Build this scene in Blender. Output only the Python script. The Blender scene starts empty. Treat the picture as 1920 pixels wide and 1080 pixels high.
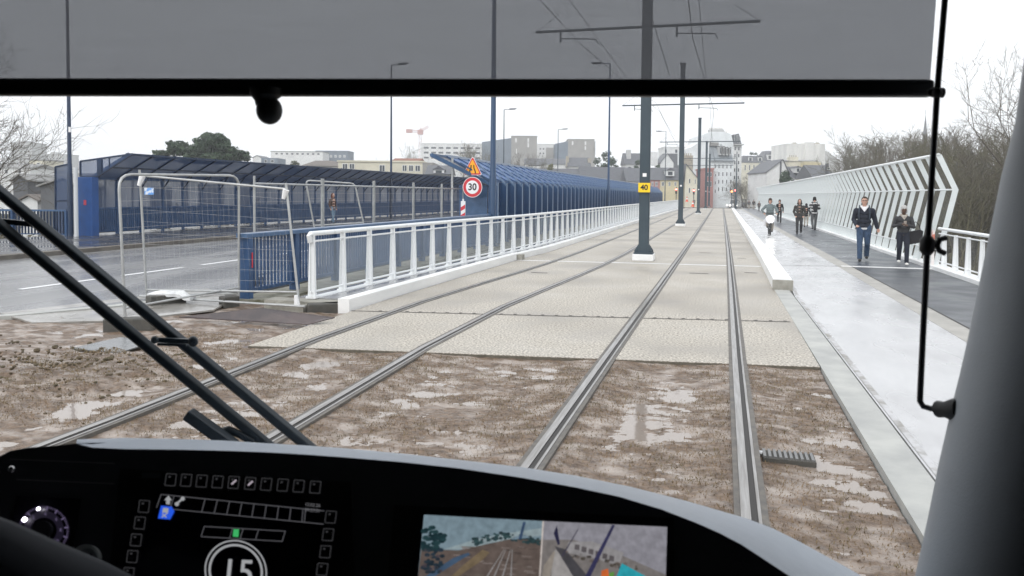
import bpy, bmesh, math, random
import numpy as np
from mathutils import Vector, Matrix
R = math.radians
S = bpy.context.scene
COL = S.collection

# ------------------------------------------------------------------ camera
F, CX, CY, HC = 1400.0, 960.0, 419.0, 1.9          # focal length and principal point in photo pixels, eye height
YAW, PITCH, ROLL = R(15.346), math.atan(.04), .009
FH = np.array([-math.sin(YAW), math.cos(YAW), 0.]); RH = np.array([math.cos(YAW), math.sin(YAW), 0.]); UP = np.array([0, 0, 1.])
_f = FH * math.cos(PITCH) - UP * math.sin(PITCH); _u = UP * math.cos(PITCH) + FH * math.sin(PITCH)
CR = RH * math.cos(ROLL) + _u * math.sin(ROLL); CU = _u * math.cos(ROLL) - RH * math.sin(ROLL); CF = _f
EYE = np.array([0, 0, HC])
cam_d = bpy.data.cameras.new('camera'); cam = bpy.data.objects.new('camera', cam_d); COL.objects.link(cam)
cam.matrix_world = Matrix(((CR[0], CU[0], -CF[0], 0), (CR[1], CU[1], -CF[1], 0), (CR[2], CU[2], -CF[2], HC), (0, 0, 0, 1)))
cam_d.sensor_width = 36; cam_d.lens = F / 1920 * 36; cam_d.shift_y = (CY - 540) / 1920
cam_d.clip_start = .02; cam_d.clip_end = 6000
cam_d.dof.use_dof = True; cam_d.dof.focus_distance = 26; cam_d.dof.aperture_fstop = 13
S.camera = cam

# ------------------------------------------------------------------ sky, sun, exposure (overcast winter day)
SUN_EL, SUN_AZ = R(42), R(200)
W = bpy.data.worlds.new('World'); S.world = W; W.use_nodes = True
nt = W.node_tree; nt.nodes.clear()
o = nt.nodes.new('ShaderNodeOutputWorld'); bg = nt.nodes.new('ShaderNodeBackground')
sk = nt.nodes.new('ShaderNodeTexSky'); sk.sky_type = 'NISHITA'; sk.sun_disc = False
sk.sun_elevation = SUN_EL; sk.sun_rotation = SUN_AZ; sk.dust_density = 6; sk.air_density = 1.0; sk.ozone_density = 1
hs = nt.nodes.new('ShaderNodeHueSaturation'); hs.inputs['Saturation'].default_value = .22
mx = nt.nodes.new('ShaderNodeMix'); mx.data_type = 'RGBA'; mx.inputs[0].default_value = .72
mx.inputs[7].default_value = (13.7, 14.0, 14.5, 1)                   # the even grey-white cloud layer
nt.links.new(sk.outputs[0], hs.inputs['Color']); nt.links.new(hs.outputs[0], mx.inputs[6])
nt.links.new(mx.outputs[2], bg.inputs[0]); bg.inputs[1].default_value = .1; nt.links.new(bg.outputs[0], o.inputs[0])
sd = bpy.data.lights.new('sun', 'SUN'); sd.energy = .7; sd.angle = R(40); sd.color = (1, .97, .93)
so = bpy.data.objects.new('sun', sd); COL.objects.link(so)
so.rotation_euler = (math.pi / 2 - SUN_EL, 0, math.pi - SUN_AZ)
S.view_settings.view_transform = 'Standard'; S.view_settings.look = 'None'; S.view_settings.exposure = .36; S.view_settings.gamma = 1
S.cycles.max_bounces = 6; S.cycles.transparent_max_bounces = 24; S.cycles.diffuse_bounces = 3; S.cycles.glossy_bounces = 3
S.cycles.use_denoising = True; S.cycles.sample_clamp_indirect = 8

# ------------------------------------------------------------------ pixel -> place
def ray(x, y): return CF + CR * ((x - CX) / F) + CU * ((CY - y) / F)
def g(x, y, z=0.):
    d = ray(x, y); return EYE + d * ((z - HC) / d[2])
def at(x, y, Y):
    d = ray(x, y); return EYE + d * (Y / d[1])
def atX(x, y, X):
    d = ray(x, y); return EYE + d * (X / d[0])
def cp(x, y, b):
    d = ray(x, y); return EYE + d * (b / (d @ FH))
def lin(*tab):
    xs = [t[0] for t in tab]; ys = [t[1] for t in tab]
    return lambda v: float(np.interp(v, xs, ys))

# ------------------------------------------------------------------ object helpers
OFF = {}
def props(o, label=None, cat=None, group=None, kind=None):
    if label: o['label'] = label
    if cat: o['category'] = cat
    if group: o['group'] = group
    if kind: o['kind'] = kind
    return o
def thing(name, label, cat, loc=(0, 0, 0), group=None):
    o = bpy.data.objects.new(name, None); COL.objects.link(o); o.location = Vector([float(v) for v in loc]); o.empty_display_size = .2
    OFF[o.name] = np.array(loc, float)
    return props(o, label, cat, group)
def children(o): return [c for c in bpy.data.objects if c.parent == o]
def copy_tree(root, loc, rz=0., sc=1., label=None, group=None):
    r = root.copy(); COL.objects.link(r); r.location = Vector([float(v) for v in loc]); r.rotation_euler = (0, 0, rz)
    r.scale = (sc, sc, sc) if not hasattr(sc, '__len__') else sc
    if label: r['label'] = label
    if group: r['group'] = group
    for ch in KIDS.get(root.name, children(root)):
        c = ch.copy(); COL.objects.link(c); c.parent = r
        for gch in KIDS.get(ch.name, ()):
            d = gch.copy(); COL.objects.link(d); d.parent = c
    return r
KIDS = {}
def adopt(o, parent):
    if parent is not None:
        o.parent = parent; KIDS.setdefault(parent.name, []).append(o); OFF[o.name] = OFF[parent.name] * 1
def put(mesh, name, parent=None, loc=(0, 0, 0), rz=0., sc=(1, 1, 1)):
    """Links existing mesh data as an object of its own; loc is a world place."""
    o = bpy.data.objects.new(name, mesh); COL.objects.link(o)
    off = OFF[parent.name] if parent is not None else np.zeros(3)
    o.location = Vector([float(v) for v in (np.array(loc, float) - off)]); o.rotation_euler = (0, 0, rz); o.scale = sc
    if parent is not None: o.parent = parent; KIDS.setdefault(parent.name, []).append(o); OFF[o.name] = np.array(loc, float)
    else: OFF[o.name] = np.array(loc, float)
    return o

class MB:
    def __init__(self): self.v = []; self.f = []; self.m = []; self.cm = 0
    def add(self, vs, fs):
        n = len(self.v); self.v += [tuple(float(c) for c in v) for v in vs]
        self.f += [tuple(i + n for i in f) for f in fs]; self.m += [self.cm] * len(fs)
    def mat(self, i): self.cm = i; return self
    def frame_box(self, c, ax, ay, az):
        """box with centre c and half-axis vectors"""
        c, ax, ay, az = (np.array(t, float) for t in (c, ax, ay, az))
        vs = [c + sx * ax + sy * ay + sz * az for sz in (-1, 1) for sx, sy in ((-1, -1), (1, -1), (1, 1), (-1, 1))]
        self.add(vs, [(3, 2, 1, 0), (4, 5, 6, 7), (0, 1, 5, 4), (1, 2, 6, 5), (2, 3, 7, 6), (3, 0, 4, 7)]); return self
    def box(self, x0, x1, y0, y1, z0, z1):
        return self.frame_box(((x0 + x1) / 2, (y0 + y1) / 2, (z0 + z1) / 2), ((x1 - x0) / 2, 0, 0), (0, (y1 - y0) / 2, 0), (0, 0, (z1 - z0) / 2))
    def bar(self, p, q, w, h, up=(0, 0, 1)):
        p, q, up = np.array(p, float), np.array(q, float), np.array(up, float)
        d = q - p; L = np.linalg.norm(d); d = d / L
        s = np.cross(d, up); s = s / np.linalg.norm(s); u = np.cross(s, d)
        return self.frame_box((p + q) / 2, s * w / 2, d * L / 2, u * h / 2)
    def tube(self, pts, rad, n=8, caps=True):
        pts = [np.array(p, float) for p in pts]
        if not hasattr(rad, '__len__'): rad = [rad] * len(pts)
        base = len(self.v); prev = None; vs = []; fs = []
        for i, p in enumerate(pts):
            a = pts[max(i - 1, 0)]; b = pts[min(i + 1, len(pts) - 1)]
            t = b - a; t = t / (np.linalg.norm(t) + 1e-12)
            if prev is None:
                ref = np.array([0, 0, 1.]) if abs(t[2]) < .9 else np.array([1., 0, 0])
                s = np.cross(t, ref)
            else: s = prev - t * (prev @ t)
            s = s / (np.linalg.norm(s) + 1e-12); prev = s; u = np.cross(t, s)
            for k in range(n):
                an = 2 * math.pi * k / n; vs.append(p + rad[i] * (math.cos(an) * s + math.sin(an) * u))
        for i in range(len(pts) - 1):
            for k in range(n):
                a, b = i * n + k, i * n + (k + 1) % n
                fs.append((a, b, b + n, a + n))
        if caps: fs += [tuple(range(n))[::-1], tuple((len(pts) - 1) * n + k for k in range(n))]
        self.add(vs, fs); return self
    def prism(self, poly, ext):
        """closed polygon (3D points) extruded by vector ext"""
        poly = [np.array(p, float) for p in poly]; n = len(poly); e = np.array(ext, float)
        fs = [tuple(range(n))[::-1], tuple(range(n, 2 * n))] + [(k, (k + 1) % n, (k + 1) % n + n, k + n) for k in range(n)]
        self.add(poly + [p + e for p in poly], fs); return self
    def quad(self, *p): self.add(p, [tuple(range(len(p)))]); return self
    def grid(self, rows):
        """rows of points -> quad sheet"""
        n = len(rows[0]); vs = [p for r in rows for p in r]
        self.add(vs, [(i * n + k, i * n + k + 1, (i + 1) * n + k + 1, (i + 1) * n + k) for i in range(len(rows) - 1) for k in range(n - 1)]); return self
    def ball(self, c, r, n=10, m=6):
        c = np.array(c, float); r = np.array(r if hasattr(r, '__len__') else (r, r, r), float)
        vs = [c + r * (0, 0, -1)]
        for i in range(1, m):
            t = math.pi * i / m - math.pi / 2
            for k in range(n):
                a = 2 * math.pi * k / n; vs.append(c + r * (math.cos(t) * math.cos(a), math.cos(t) * math.sin(a), math.sin(t)))
        vs.append(c + r * (0, 0, 1)); L = len(vs) - 1
        fs = [(0, 1 + (k + 1) % n, 1 + k) for k in range(n)] + [(L, L - n + k, L - n + (k + 1) % n) for k in range(n)]
        for i in range(m - 2):
            for k in range(n):
                a, b = 1 + i * n + k, 1 + i * n + (k + 1) % n; fs.append((a, b, b + n, a + n))
        self.add(vs, fs); return self
    def strip(self, f0, f1, ys, z, drop=None):
        """sheet between two edge functions X(Y); drop: depth of a solid below it"""
        zz = z if callable(z) else (lambda y: z)
        if drop is None:
            return self.grid([[(f0(y), y, zz(y)), (f1(y), y, zz(y))] for y in ys])
        self.grid([[(f0(y), y, zz(y) - drop), (f0(y), y, zz(y)), (f1(y), y, zz(y)), (f1(y), y, zz(y) - drop)] for y in ys])
        for y in (ys[0], ys[-1]): self.quad((f0(y), y, zz(y) - drop), (f0(y), y, zz(y)), (f1(y), y, zz(y)), (f1(y), y, zz(y) - drop))
        return self
    def mesh(self, name, mats, off=(0, 0, 0), smooth=False):
        me = bpy.data.meshes.new(name); off = np.array(off, float)
        me.from_pydata([tuple(np.array(v) - off) for v in self.v], [], self.f)
        for m in (mats if isinstance(mats, (list, tuple)) else [mats]): me.materials.append(m)
        me.polygons.foreach_set('material_index', self.m)
        if smooth: me.polygons.foreach_set('use_smooth', [True] * len(self.f))
        me.update(); return me
    def build(self, name, mats, parent=None, smooth=False, bevel=0, fixn=True, loc=None):
        off = OFF[parent.name] if parent is not None else (np.array(loc, float) if loc is not None else np.zeros(3))
        me = self.mesh(name, mats, off, False)
        if fixn:
            bm = bmesh.new(); bm.from_mesh(me); bmesh.ops.recalc_face_normals(bm, faces=bm.faces); bm.to_mesh(me); bm.free()
        if smooth:
            me.polygons.foreach_set('use_smooth', [True] * len(me.polygons))
            try: me.set_sharp_from_angle(angle=R(40))
            except Exception: pass
        o = bpy.data.objects.new(name, me); COL.objects.link(o)
        if bevel:
            b = o.modifiers.new('bevel', 'BEVEL'); b.width = bevel; b.segments = 2; b.limit_method = 'ANGLE'
        if parent is not None: adopt(o, parent)
        else:
            o.location = Vector([float(v) for v in off]); OFF[o.name] = np.array(off, float)
        return o
def struct(name, mb, mats, smooth=False, fixn=True):
    return props(mb.build(name, mats, None, smooth, fixn=fixn), kind='structure')
def text_mesh(body, size, font_off=0.0):
    cu = bpy.data.curves.new('lettering', 'FONT'); cu.body = body; cu.size = size; cu.align_x = 'CENTER'; cu.align_y = 'CENTER'; cu.offset = font_off
    ob = bpy.data.objects.new('lettering', cu); COL.objects.link(ob)
    dg = bpy.context.evaluated_depsgraph_get(); me = bpy.data.meshes.new_from_object(ob.evaluated_get(dg))
    vs = [tuple(v.co) for v in me.vertices]; fs = [tuple(p.vertices) for p in me.polygons]
    bpy.data.objects.remove(ob); bpy.data.curves.remove(cu); bpy.data.meshes.remove(me)
    return vs, fs

# ------------------------------------------------------------------ materials
MATS = {}
def mat(name, c1, rough=.6, metal=0., c2=None, sc=3., bump=0., bsc=None, spec=.5, rough2=None, stretch=None, detail=6, emit=None, es=0, lo=.35, hi=.65, c3=None, sc3=.4):
    if name in MATS: return MATS[name]
    m = bpy.data.materials.new(name); m.use_nodes = True; t = m.node_tree; b = t.nodes['Principled BSDF']
    b.inputs['Roughness'].default_value = rough; b.inputs['Metallic'].default_value = metal; b.inputs['Specular IOR Level'].default_value = spec
    b.inputs['Base Color'].default_value = (*c1, 1)
    L = t.links.new
    if c2 is not None or bump or rough2 is not None:
        tc = t.nodes.new('ShaderNodeTexCoord'); mp = t.nodes.new('ShaderNodeMapping'); L(tc.outputs['Object'], mp.inputs[0])
        if stretch: mp.inputs['Scale'].default_value = stretch
        n = t.nodes.new('ShaderNodeTexNoise'); n.inputs['Scale'].default_value = sc; n.inputs['Detail'].default_value = detail; n.inputs['Roughness'].default_value = .6
        L(mp.outputs[0], n.inputs['Vector'])
        mr = t.nodes.new('ShaderNodeMapRange'); mr.inputs[1].default_value = lo; mr.inputs[2].default_value = hi; L(n.outputs[0], mr.inputs[0])
        if c2 is not None:
            x = t.nodes.new('ShaderNodeMix'); x.data_type = 'RGBA'; x.inputs[6].default_value = (*c1, 1); x.inputs[7].default_value = (*c2, 1)
            L(mr.outputs[0], x.inputs[0]); last = x.outputs[2]
            if c3 is not None:
                n3 = t.nodes.new('ShaderNodeTexNoise'); n3.inputs['Scale'].default_value = sc3; n3.inputs['Detail'].default_value = 5; L(mp.outputs[0], n3.inputs['Vector'])
                r3 = t.nodes.new('ShaderNodeMapRange'); r3.inputs[1].default_value = .45; r3.inputs[2].default_value = .7; L(n3.outputs[0], r3.inputs[0])
                x3 = t.nodes.new('ShaderNodeMix'); x3.data_type = 'RGBA'; L(r3.outputs[0], x3.inputs[0]); L(last, x3.inputs[6]); x3.inputs[7].default_value = (*c3, 1); last = x3.outputs[2]
            L(last, b.inputs['Base Color'])
        if rough2 is not None:
            nr = t.nodes.new('ShaderNodeTexNoise'); nr.inputs['Scale'].default_value = sc3 * 2; nr.inputs['Detail'].default_value = 4; L(mp.outputs[0], nr.inputs['Vector'])
            rr = t.nodes.new('ShaderNodeMapRange'); rr.inputs[1].default_value = .4; rr.inputs[2].default_value = .62; rr.inputs[3].default_value = rough; rr.inputs[4].default_value = rough2
            L(nr.outputs[0], rr.inputs[0]); L(rr.outputs[0], b.inputs['Roughness'])
        if bump:
            n2 = t.nodes.new('ShaderNodeTexNoise'); n2.inputs['Scale'].default_value = bsc or sc * 4; n2.inputs['Detail'].default_value = 4; L(mp.outputs[0], n2.inputs['Vector'])
            bp = t.nodes.new('ShaderNodeBump'); bp.inputs['Strength'].default_value = bump; bp.inputs['Distance'].default_value = .02; L(n2.outputs[0], bp.inputs['Height']); L(bp.outputs[0], b.inputs['Normal'])
    if emit is not None:
        b.inputs['Emission Color'].default_value = (*emit, 1); b.inputs['Emission Strength'].default_value = es
    MATS[name] = m; return m
def screen_mat(name, c, alpha, rough=.5):
    """a woven or perforated sheet: part of the light passes straight through"""
    if name in MATS: return MATS[name]
    m = bpy.data.materials.new(name); m.use_nodes = True; t = m.node_tree; b = t.nodes['Principled BSDF']; L = t.links.new
    b.inputs['Base Color'].default_value = (*c, 1); b.inputs['Roughness'].default_value = rough
    tr = t.nodes.new('ShaderNodeBsdfTransparent'); mx = t.nodes.new('ShaderNodeMixShader')
    tc = t.nodes.new('ShaderNodeTexCoord'); n = t.nodes.new('ShaderNodeTexNoise'); n.inputs['Scale'].default_value = 1.3; n.inputs['Detail'].default_value = 5
    L(tc.outputs['Object'], n.inputs['Vector'])
    mr = t.nodes.new('ShaderNodeMapRange'); mr.inputs[3].default_value = alpha - .08; mr.inputs[4].default_value = min(alpha + .08, 1); L(n.outputs[0], mr.inputs[0])
    L(mr.outputs[0], mx.inputs[0]); L(tr.outputs[0], mx.inputs[1]); L(b.outputs[0], mx.inputs[2]); L(mx.outputs[0], t.nodes['Material Output'].inputs['Surface'])
    MATS[name] = m; return m

M_SLAB = mat('exposed_aggregate', (.62, .575, .50), .6, c2=(.20, .18, .15), sc=34, bump=.2, bsc=70, lo=.38, hi=.62, detail=3, c3=(.265, .24, .205), sc3=.5, rough2=.42)
M_CONC = mat('pale_concrete', (.45, .455, .43), .6, c2=(.34, .345, .335), sc=2.1, bump=.1, bsc=40)
M_CONCW = mat('white_concrete', (.86, .86, .85), .5, c2=(.72, .73, .73), sc=2.2, bump=.08, bsc=50, stretch=(1, .25, 1))
M_CONCO = mat('mossy_concrete', (.27, .26, .22), .7, c2=(.11, .11, .07), sc=3.5, bump=.3)
M_CONCE = mat('raw_concrete_end', (.36, .35, .31), .7, c2=(.24, .23, .20), sc=6, bump=.3)
M_PATH = mat('wet_concrete', (.49, .49, .497), .34, c2=(.35, .35, .355), sc=1.6, bump=.16, bsc=70, rough2=.12, sc3=.45, stretch=(1.4, .6, 1), c3=(.54, .54, .55), lo=.42, hi=.75, detail=9)
M_ASPH = mat('damp_asphalt', (.088, .096, .112), .42, c2=(.062, .069, .081), sc=1.0, bump=.12, bsc=160, rough2=.26, sc3=.4)
M_ASPH2 = mat('dark_asphalt', (.058, .065, .077), .44, c2=(.042, .047, .056), sc=1.3, bump=.12, bsc=160, rough2=.3, sc3=.5)
M_ROAD = mat('wet_road_asphalt', (.245, .245, .25), .3, c2=(.165, .167, .172), sc=.9, bump=.08, bsc=150, rough2=.15, sc3=.3, stretch=(1.3, .25, 1), c3=(.21, .212, .215))
M_PAVE = mat('wet_pavement', (.07, .07, .075), .3, c2=(.05, .05, .055), sc=2, rough2=.12)
M_KERB = mat('old_kerb_stone', (.16, .145, .125), .7, c2=(.09, .08, .07), sc=3, bump=.2)
M_MARK = mat('road_paint', (.82, .83, .84), .4, c2=(.6, .61, .62), sc=9, lo=.55, hi=.8)
M_STEEL = mat('rail_steel', (.42, .41, .40), .3, .85, c2=(.25, .235, .22), sc=5, stretch=(8, .4, 1))
M_RUBBER = mat('rubber_jacket', (.085, .08, .075), .6, c2=(.15, .135, .115), sc=9)
M_GROOVE = mat('rail_groove', (.025, .022, .02), .6)
M_JOINT = mat('joint_dark', (.06, .055, .05), .7, c2=(.12, .11, .10), sc=20)
M_WHITE = mat('white_railing_paint', (.80, .82, .83), .35, c2=(.60, .60, .57), sc=7, lo=.55, hi=.8, stretch=(1, 1, .35))
M_PALE = mat('pale_fence_paint', (.70, .735, .74), .4, c2=(.60, .645, .65), sc=2.2)
M_BLUE = mat('blue_paint', (.030, .085, .20), .4, c2=(.02, .06, .15), sc=2.5)
M_BLUED = mat('dark_blue_paint', (.012, .034, .085), .4, c2=(.009, .024, .06), sc=2.5)
M_BLUEL = mat('weathered_sky_sheen_blue', (.065, .13, .25), .3, c2=(.04, .095, .19), sc=4)  # lighter blue: weathering plus sky reflection worked into the colour
M_BLUEM = screen_mat('blue_mesh', (.055, .13, .31), .965)
M_BLUEM2 = screen_mat('blue_wire_mesh', (.012, .022, .05), .80)
M_BLUEM3 = screen_mat('grey_blue_wire_mesh', (.05, .09, .19), .76)
M_POLE = mat('slate_pole_paint', (.040, .064, .082), .42, c2=(.032, .052, .068), sc=2)
M_GALV = mat('galvanised_steel', (.46, .47, .47), .42, .55, c2=(.36, .37, .37), sc=7)
M_WIRE = mat('galvanised_wire', (.38, .39, .40), .5, .3)
M_BLOCK = mat('recycled_rubber', (.055, .055, .05), .7, c2=(.085, .08, .07), sc=8, bump=.2)
M_RED = mat('sign_red', (.62, .03, .045), .35); M_SWHITE = mat('sign_white', (.85, .85, .86), .35); M_ORANGE = mat('sign_amber', (.95, .42, .012), .35)
M_BLACK = mat('black_print', (.012, .012, .012), .5); M_YELLOW = mat('plate_yellow', (.88, .60, .01), .4)
M_SLATE = mat('slate_roof', (.105, .11, .125), .5, c2=(.075, .08, .09), sc=1.2, stretch=(1, 1, 4))
M_GLASS = mat('window_glass', (.05, .06, .07), .12); M_FRAMEW = mat('window_frame_white', (.68, .69, .69), .5)
M_BARK = mat('bark', (.085, .07, .055), .85, c2=(.05, .043, .034), sc=4)
M_TWIG = mat('bare_twigs', (.125, .105, .078), .9, c2=(.09, .08, .058), sc=.5)
M_TWIGG = mat('mossy_twigs', (.125, .115, .070), .9, c2=(.095, .088, .055), sc=.5)
M_PINE = mat('pine_needles', (.022, .050, .026), .7, c2=(.05, .085, .04), sc=.9)
M_EVER = mat('evergreen_leaf', (.03, .052, .022), .7, c2=(.055, .08, .035), sc=.8)
M_SCRUB = mat('scrub_leaf', (.060, .060, .030), .85, c2=(.088, .066, .042), sc=.35)
# ================================================================== SETTING: ground, road, tracks
from mathutils import noise as mn
rng = random.Random(7)
def sm(a, b, x):
    t = min(max((x - a) / (b - a), 0), 1); return t * t * (3 - 2 * t)
def terrain(x, y):
    z = -.42
    if y > 112: z = -.42 - .9 * sm(112, 190, y) + 7.5 * sm(230, 480, y)
    side = 1 - sm(112, 150, y)
    if x > 7: z += (-9 * sm(7.5, 15, x) + 16 * sm(22, 75, x) + 8 * sm(75, 200, x)) * side + (9 * sm(20, 140, x)) * (1 - side)
    if x < -26: z += -3.2 * sm(-26, -36, x) * (1 - sm(150, 220, y))
    if y < -6: z -= 0
    return z + .12 * mn.noise(Vector((x * .1, y * .1, 0))) * (1 if abs(x + 9) > 20 else 0)
mb = MB()
xs = [-900, -600, -350, -220] + list(np.arange(-160, -26, 8.)) + list(np.arange(-26, 30, 2.)) + list(np.arange(30, 170, 7.)) + [200, 260, 350, 600, 900]
ys = [-150, -80, -30] + list(np.arange(-20, 120, 5.)) + list(np.arange(120, 520, 14.)) + [600, 720]
mb.grid([[(x, y, terrain(x, y)) for x in xs] for y in ys])
M_TERR = mat('winter_ground', (.075, .070, .042), .9, c2=(.05, .052, .03), sc=.35, bump=.4, bsc=3, c3=(.10, .085, .06), sc3=.06)
struct('ground', mb, M_TERR, smooth=True)

# --- tables of the corridor (edge positions along the track, metres)
rail_r = lin((0, .20), (9, .265), (16, .335), (25, .41), (44, .52), (97, .80), (118, .92))
rail_l = lambda y: rail_r(y) - 1.455
lc = lin((0, -3.93), (5, -4.02), (8.5, -4.18), (12, -4.17), (14.5, -4.02), (17, -3.85), (20, -3.68), (24, -3.57), (40, -3.45), (118, -3.0))
lrail_r = lambda y: lc(y) + .755
lrail_l = lambda y: lc(y) - .755
kerb_l = lin((0, -5.62), (10.8, -5.66), (21, -5.5), (24, -5.3), (52, -5.2), (93, -4.75), (118, -4.55))
kerb_r = lin((0, 1.13), (16, 1.13), (22.75, 1.22), (60, 1.5), (105.5, 1.88), (118, 1.95))
fence_l = lin((10, -6.56), (11.3, -6.53), (14.2, -6.43), (18.5, -6.24), (23, -5.98), (53, -5.7), (105, -5.3), (118, -5.25))
slab_front = lambda x: 7.95 + (x + 5.54) * .139
YS = list(np.arange(10.5, 24, .75)) + list(np.arange(24, 60, 2.)) + list(np.arange(60, 119, 5.))

# --- tram slab (exposed aggregate), front edge oblique
mb = MB()
front = [(x, slab_front(x), 0) for x in np.linspace(-5.54, 1.14, 9)]
ysl = [12] + [y for y in YS if y > 12.1]
rows = []
for k, y in enumerate(ysl):
    a, b = kerb_l(y) + .02, kerb_r(y) + .02
    rows.append([(a + (b - a) * t / 8, y, 0) for t in range(9)])
mb.grid([front] + rows)
fm = MB(); fm.grid([[(x, y - .003, -.006) for x, y, _ in front], [(x, y - .003, -.3) for x, y, _ in front]]); struct('slab_edge', fm, mat('slab_edge_concrete', (.14, .125, .10), .75, c2=(.09, .08, .06), sc=14))
mb.grid([[(x, y, 0) for x, y, _ in front], [(x, y, -.3) for x, y, _ in front]])
mb.quad((-5.54, 7.95, 0), (kerb_l(12) + .02, 12, 0), (kerb_l(12) + .02, 12, -.3), (-5.54, 7.95, -.3))
struct('track_slab', mb, M_SLAB)
# joints across the slab
def joint(name, y0, slope, w, m, z=.004, x0=None, x1=None, segs=None):
    mb = MB()
    xa, xb = x0 if x0 is not None else kerb_l(y0) + .03, x1 if x1 is not None else kerb_r(y0) - .02
    for a, b in (segs or [(xa, xb)]):
        mb.quad((a, y0 + slope * (a - 1.1), z), (b, y0 + slope * (b - 1.1), z), (b, y0 + slope * (b - 1.1) + w, z), (a, y0 + slope * (a - 1.1) + w, z))
    return struct(name, mb, m)
cut = lambda y: [(kerb_l(y) + .03, lrail_l(y) - .09), (lrail_l(y) + .09, lrail_r(y) - .09), (lrail_r(y) + .09, rail_l(y) - .09), (rail_l(y) + .09, rail_r(y) - .09), (rail_r(y) + .09, kerb_r(y) - .03)]
joint('drain_slot', 11.9, .17, .055, M_JOINT, segs=cut(11.5))
mb = MB()
for k in range(60):
    x = -5.2 + k * .107
    if k % 2 == 0 and not any(abs(x - fn(11.5)) < .14 for fn in (rail_r, rail_l, lrail_r, lrail_l)):
        mb.quad((x, 11.975 + .17 * (x - 1.1), .005), (x + .05, 11.975 + .17 * (x + .05 - 1.1), .005), (x + .05, 12.02 + .17 * (x + .05 - 1.1), .005), (x, 12.02 + .17 * (x - 1.1), .005))
struct('drain_teeth', mb, M_JOINT)
joint('expansion_joint', 21.0, .08, .17, M_CONCW, segs=cut(21))
joint('expansion_joint_edge', 21.18, .08, .03, M_JOINT, segs=cut(21))
for y in (31.5, 42.5, 53, 66, 80, 95): joint('slab_joint', y, .05, .05, M_JOINT, segs=cut(y))
mb = MB()
for x, y, w in ((-.62, 18.6, .45), (.68, 19.2, .3), (.62, 23.6, .25), (-.55, 25.4, .4), (-4.3, 17.4, .4)):
    mb.quad((x, y, .004), (x + w, y, .004), (x + w, y + .1, .004), (x, y + .1, .004))
struct('slab_marking', mb, M_JOINT)

# --- mud bed of the unfinished track, with standing water
def mudz(x, y):
    n = mn.fractal(Vector((x * .75, y * .95, 3.1)), 1., 2., 5); n2 = mn.noise(Vector((x * 7, y * 9, .7))); n3 = mn.noise(Vector((x * 24, y * 27, 1.7)))
    n4 = mn.noise(Vector((x * 1.7, y * 4.6, 8.2))); n5 = mn.noise(Vector((x * 3.6, y * 9.5, 4.4)))
    z = -.060 + .010 * n + .012 * n4 + .009 * n5 + .006 * n2 + .008 * n3 + .006 * mn.noise(Vector((x * 11, y * 26, 6.6)))
    if x < -5.3:
        z += .15 * sm(-5.3, -6.2, x) * sm(5.3, 6.3, y) * (1 - sm(6.7, 7.6, y)) * (.6 + .5 * n2 + .5 * n4) + .006 * sm(-5.4, -6.4, x)
        z += .025 * mn.noise(Vector((x * 3, y * 3, 5)))
    if x > -5.6: w_ = sm(.45, .0, slab_front(x) - y); z = z * (1 - w_) + w_ * (-.034 + .7 * (z + .060))
    for fn in (rail_r, rail_l, lrail_r, lrail_l):
        d = abs(x - fn(y))
        if d < .5: w_ = sm(.5, .09, d); z = z * (1 - w_) + w_ * (-.022 + .6 * (z + .060)); z = min(z, -.008)
    if .3 < x < .85 and 5.5 < y < 6.1: z = min(z, -.055)
    return z
mb = MB()
mx_ = np.concatenate([np.arange(-15, -7.5, .10), np.arange(-7.5, 1.16, .032)]); my_ = np.concatenate([np.arange(2.2, 3.6, .1), np.arange(3.6, 9.0, .03), np.arange(9.0, 12.4, .07)])
mb.grid([[(x, y, min(mudz(x, y), -.012)) for x in mx_] for y in my_])
M_MUD = mat('wet_mud', (.215, .150, .102), .58, c2=(.075, .050, .034), sc=16, bump=.7, bsc=55, lo=.32, hi=.68, c3=(.39, .335, .295), sc3=4.6, rough2=.28, stretch=(.8, 1.2, 1))
props(mb.build('mud', M_MUD, fixn=False), kind='structure')
mb = MB(); mb.grid([[(x, y, -.0630) for x in (-9, -5, 1.14)] for y in (2.2, 6, 10)])
M_WATER = mat('puddle_water', (.27, .225, .19), .05, spec=1., bump=.04, bsc=9)
struct('puddle_water', mb, M_WATER)
# short stubble of dead grass in the bed
mb = MB()
for k in range(95000):
    x, y = rng.uniform(-7.2, 1.1), rng.uniform(3.6, 8.8)
    if y > slab_front(x) - .05 and x > -5.6: continue
    if mn.noise(Vector((x * 1.1, y * 1.6, 9))) < -.15 + .5 * rng.random() - .3: continue
    if any(abs(x - fn(y)) < .11 for fn in (rail_r, rail_l, lrail_r, lrail_l)): continue
    z = mudz(x, y)
    if z < -.063: continue
    h, a, w = rng.uniform(.006, .022) * (1.6 if rng.random() < .08 else 1), rng.uniform(0, 6.28), rng.uniform(.002, .006)
    tx, ty = rng.uniform(-.02, .02), rng.uniform(-.02, .02)
    mb.add([(x - w * math.cos(a), y - w * math.sin(a), z - .005), (x + w * math.cos(a), y + w * math.sin(a), z - .005), (x + tx, y + ty, z + h)], [(0, 1, 2)])
M_STUB = mat('dead_grass', (.26, .185, .115), .9, c2=(.14, .115, .055), sc=3)
props(mb.build('grass', M_STUB, fixn=False), kind='stuff')
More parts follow.
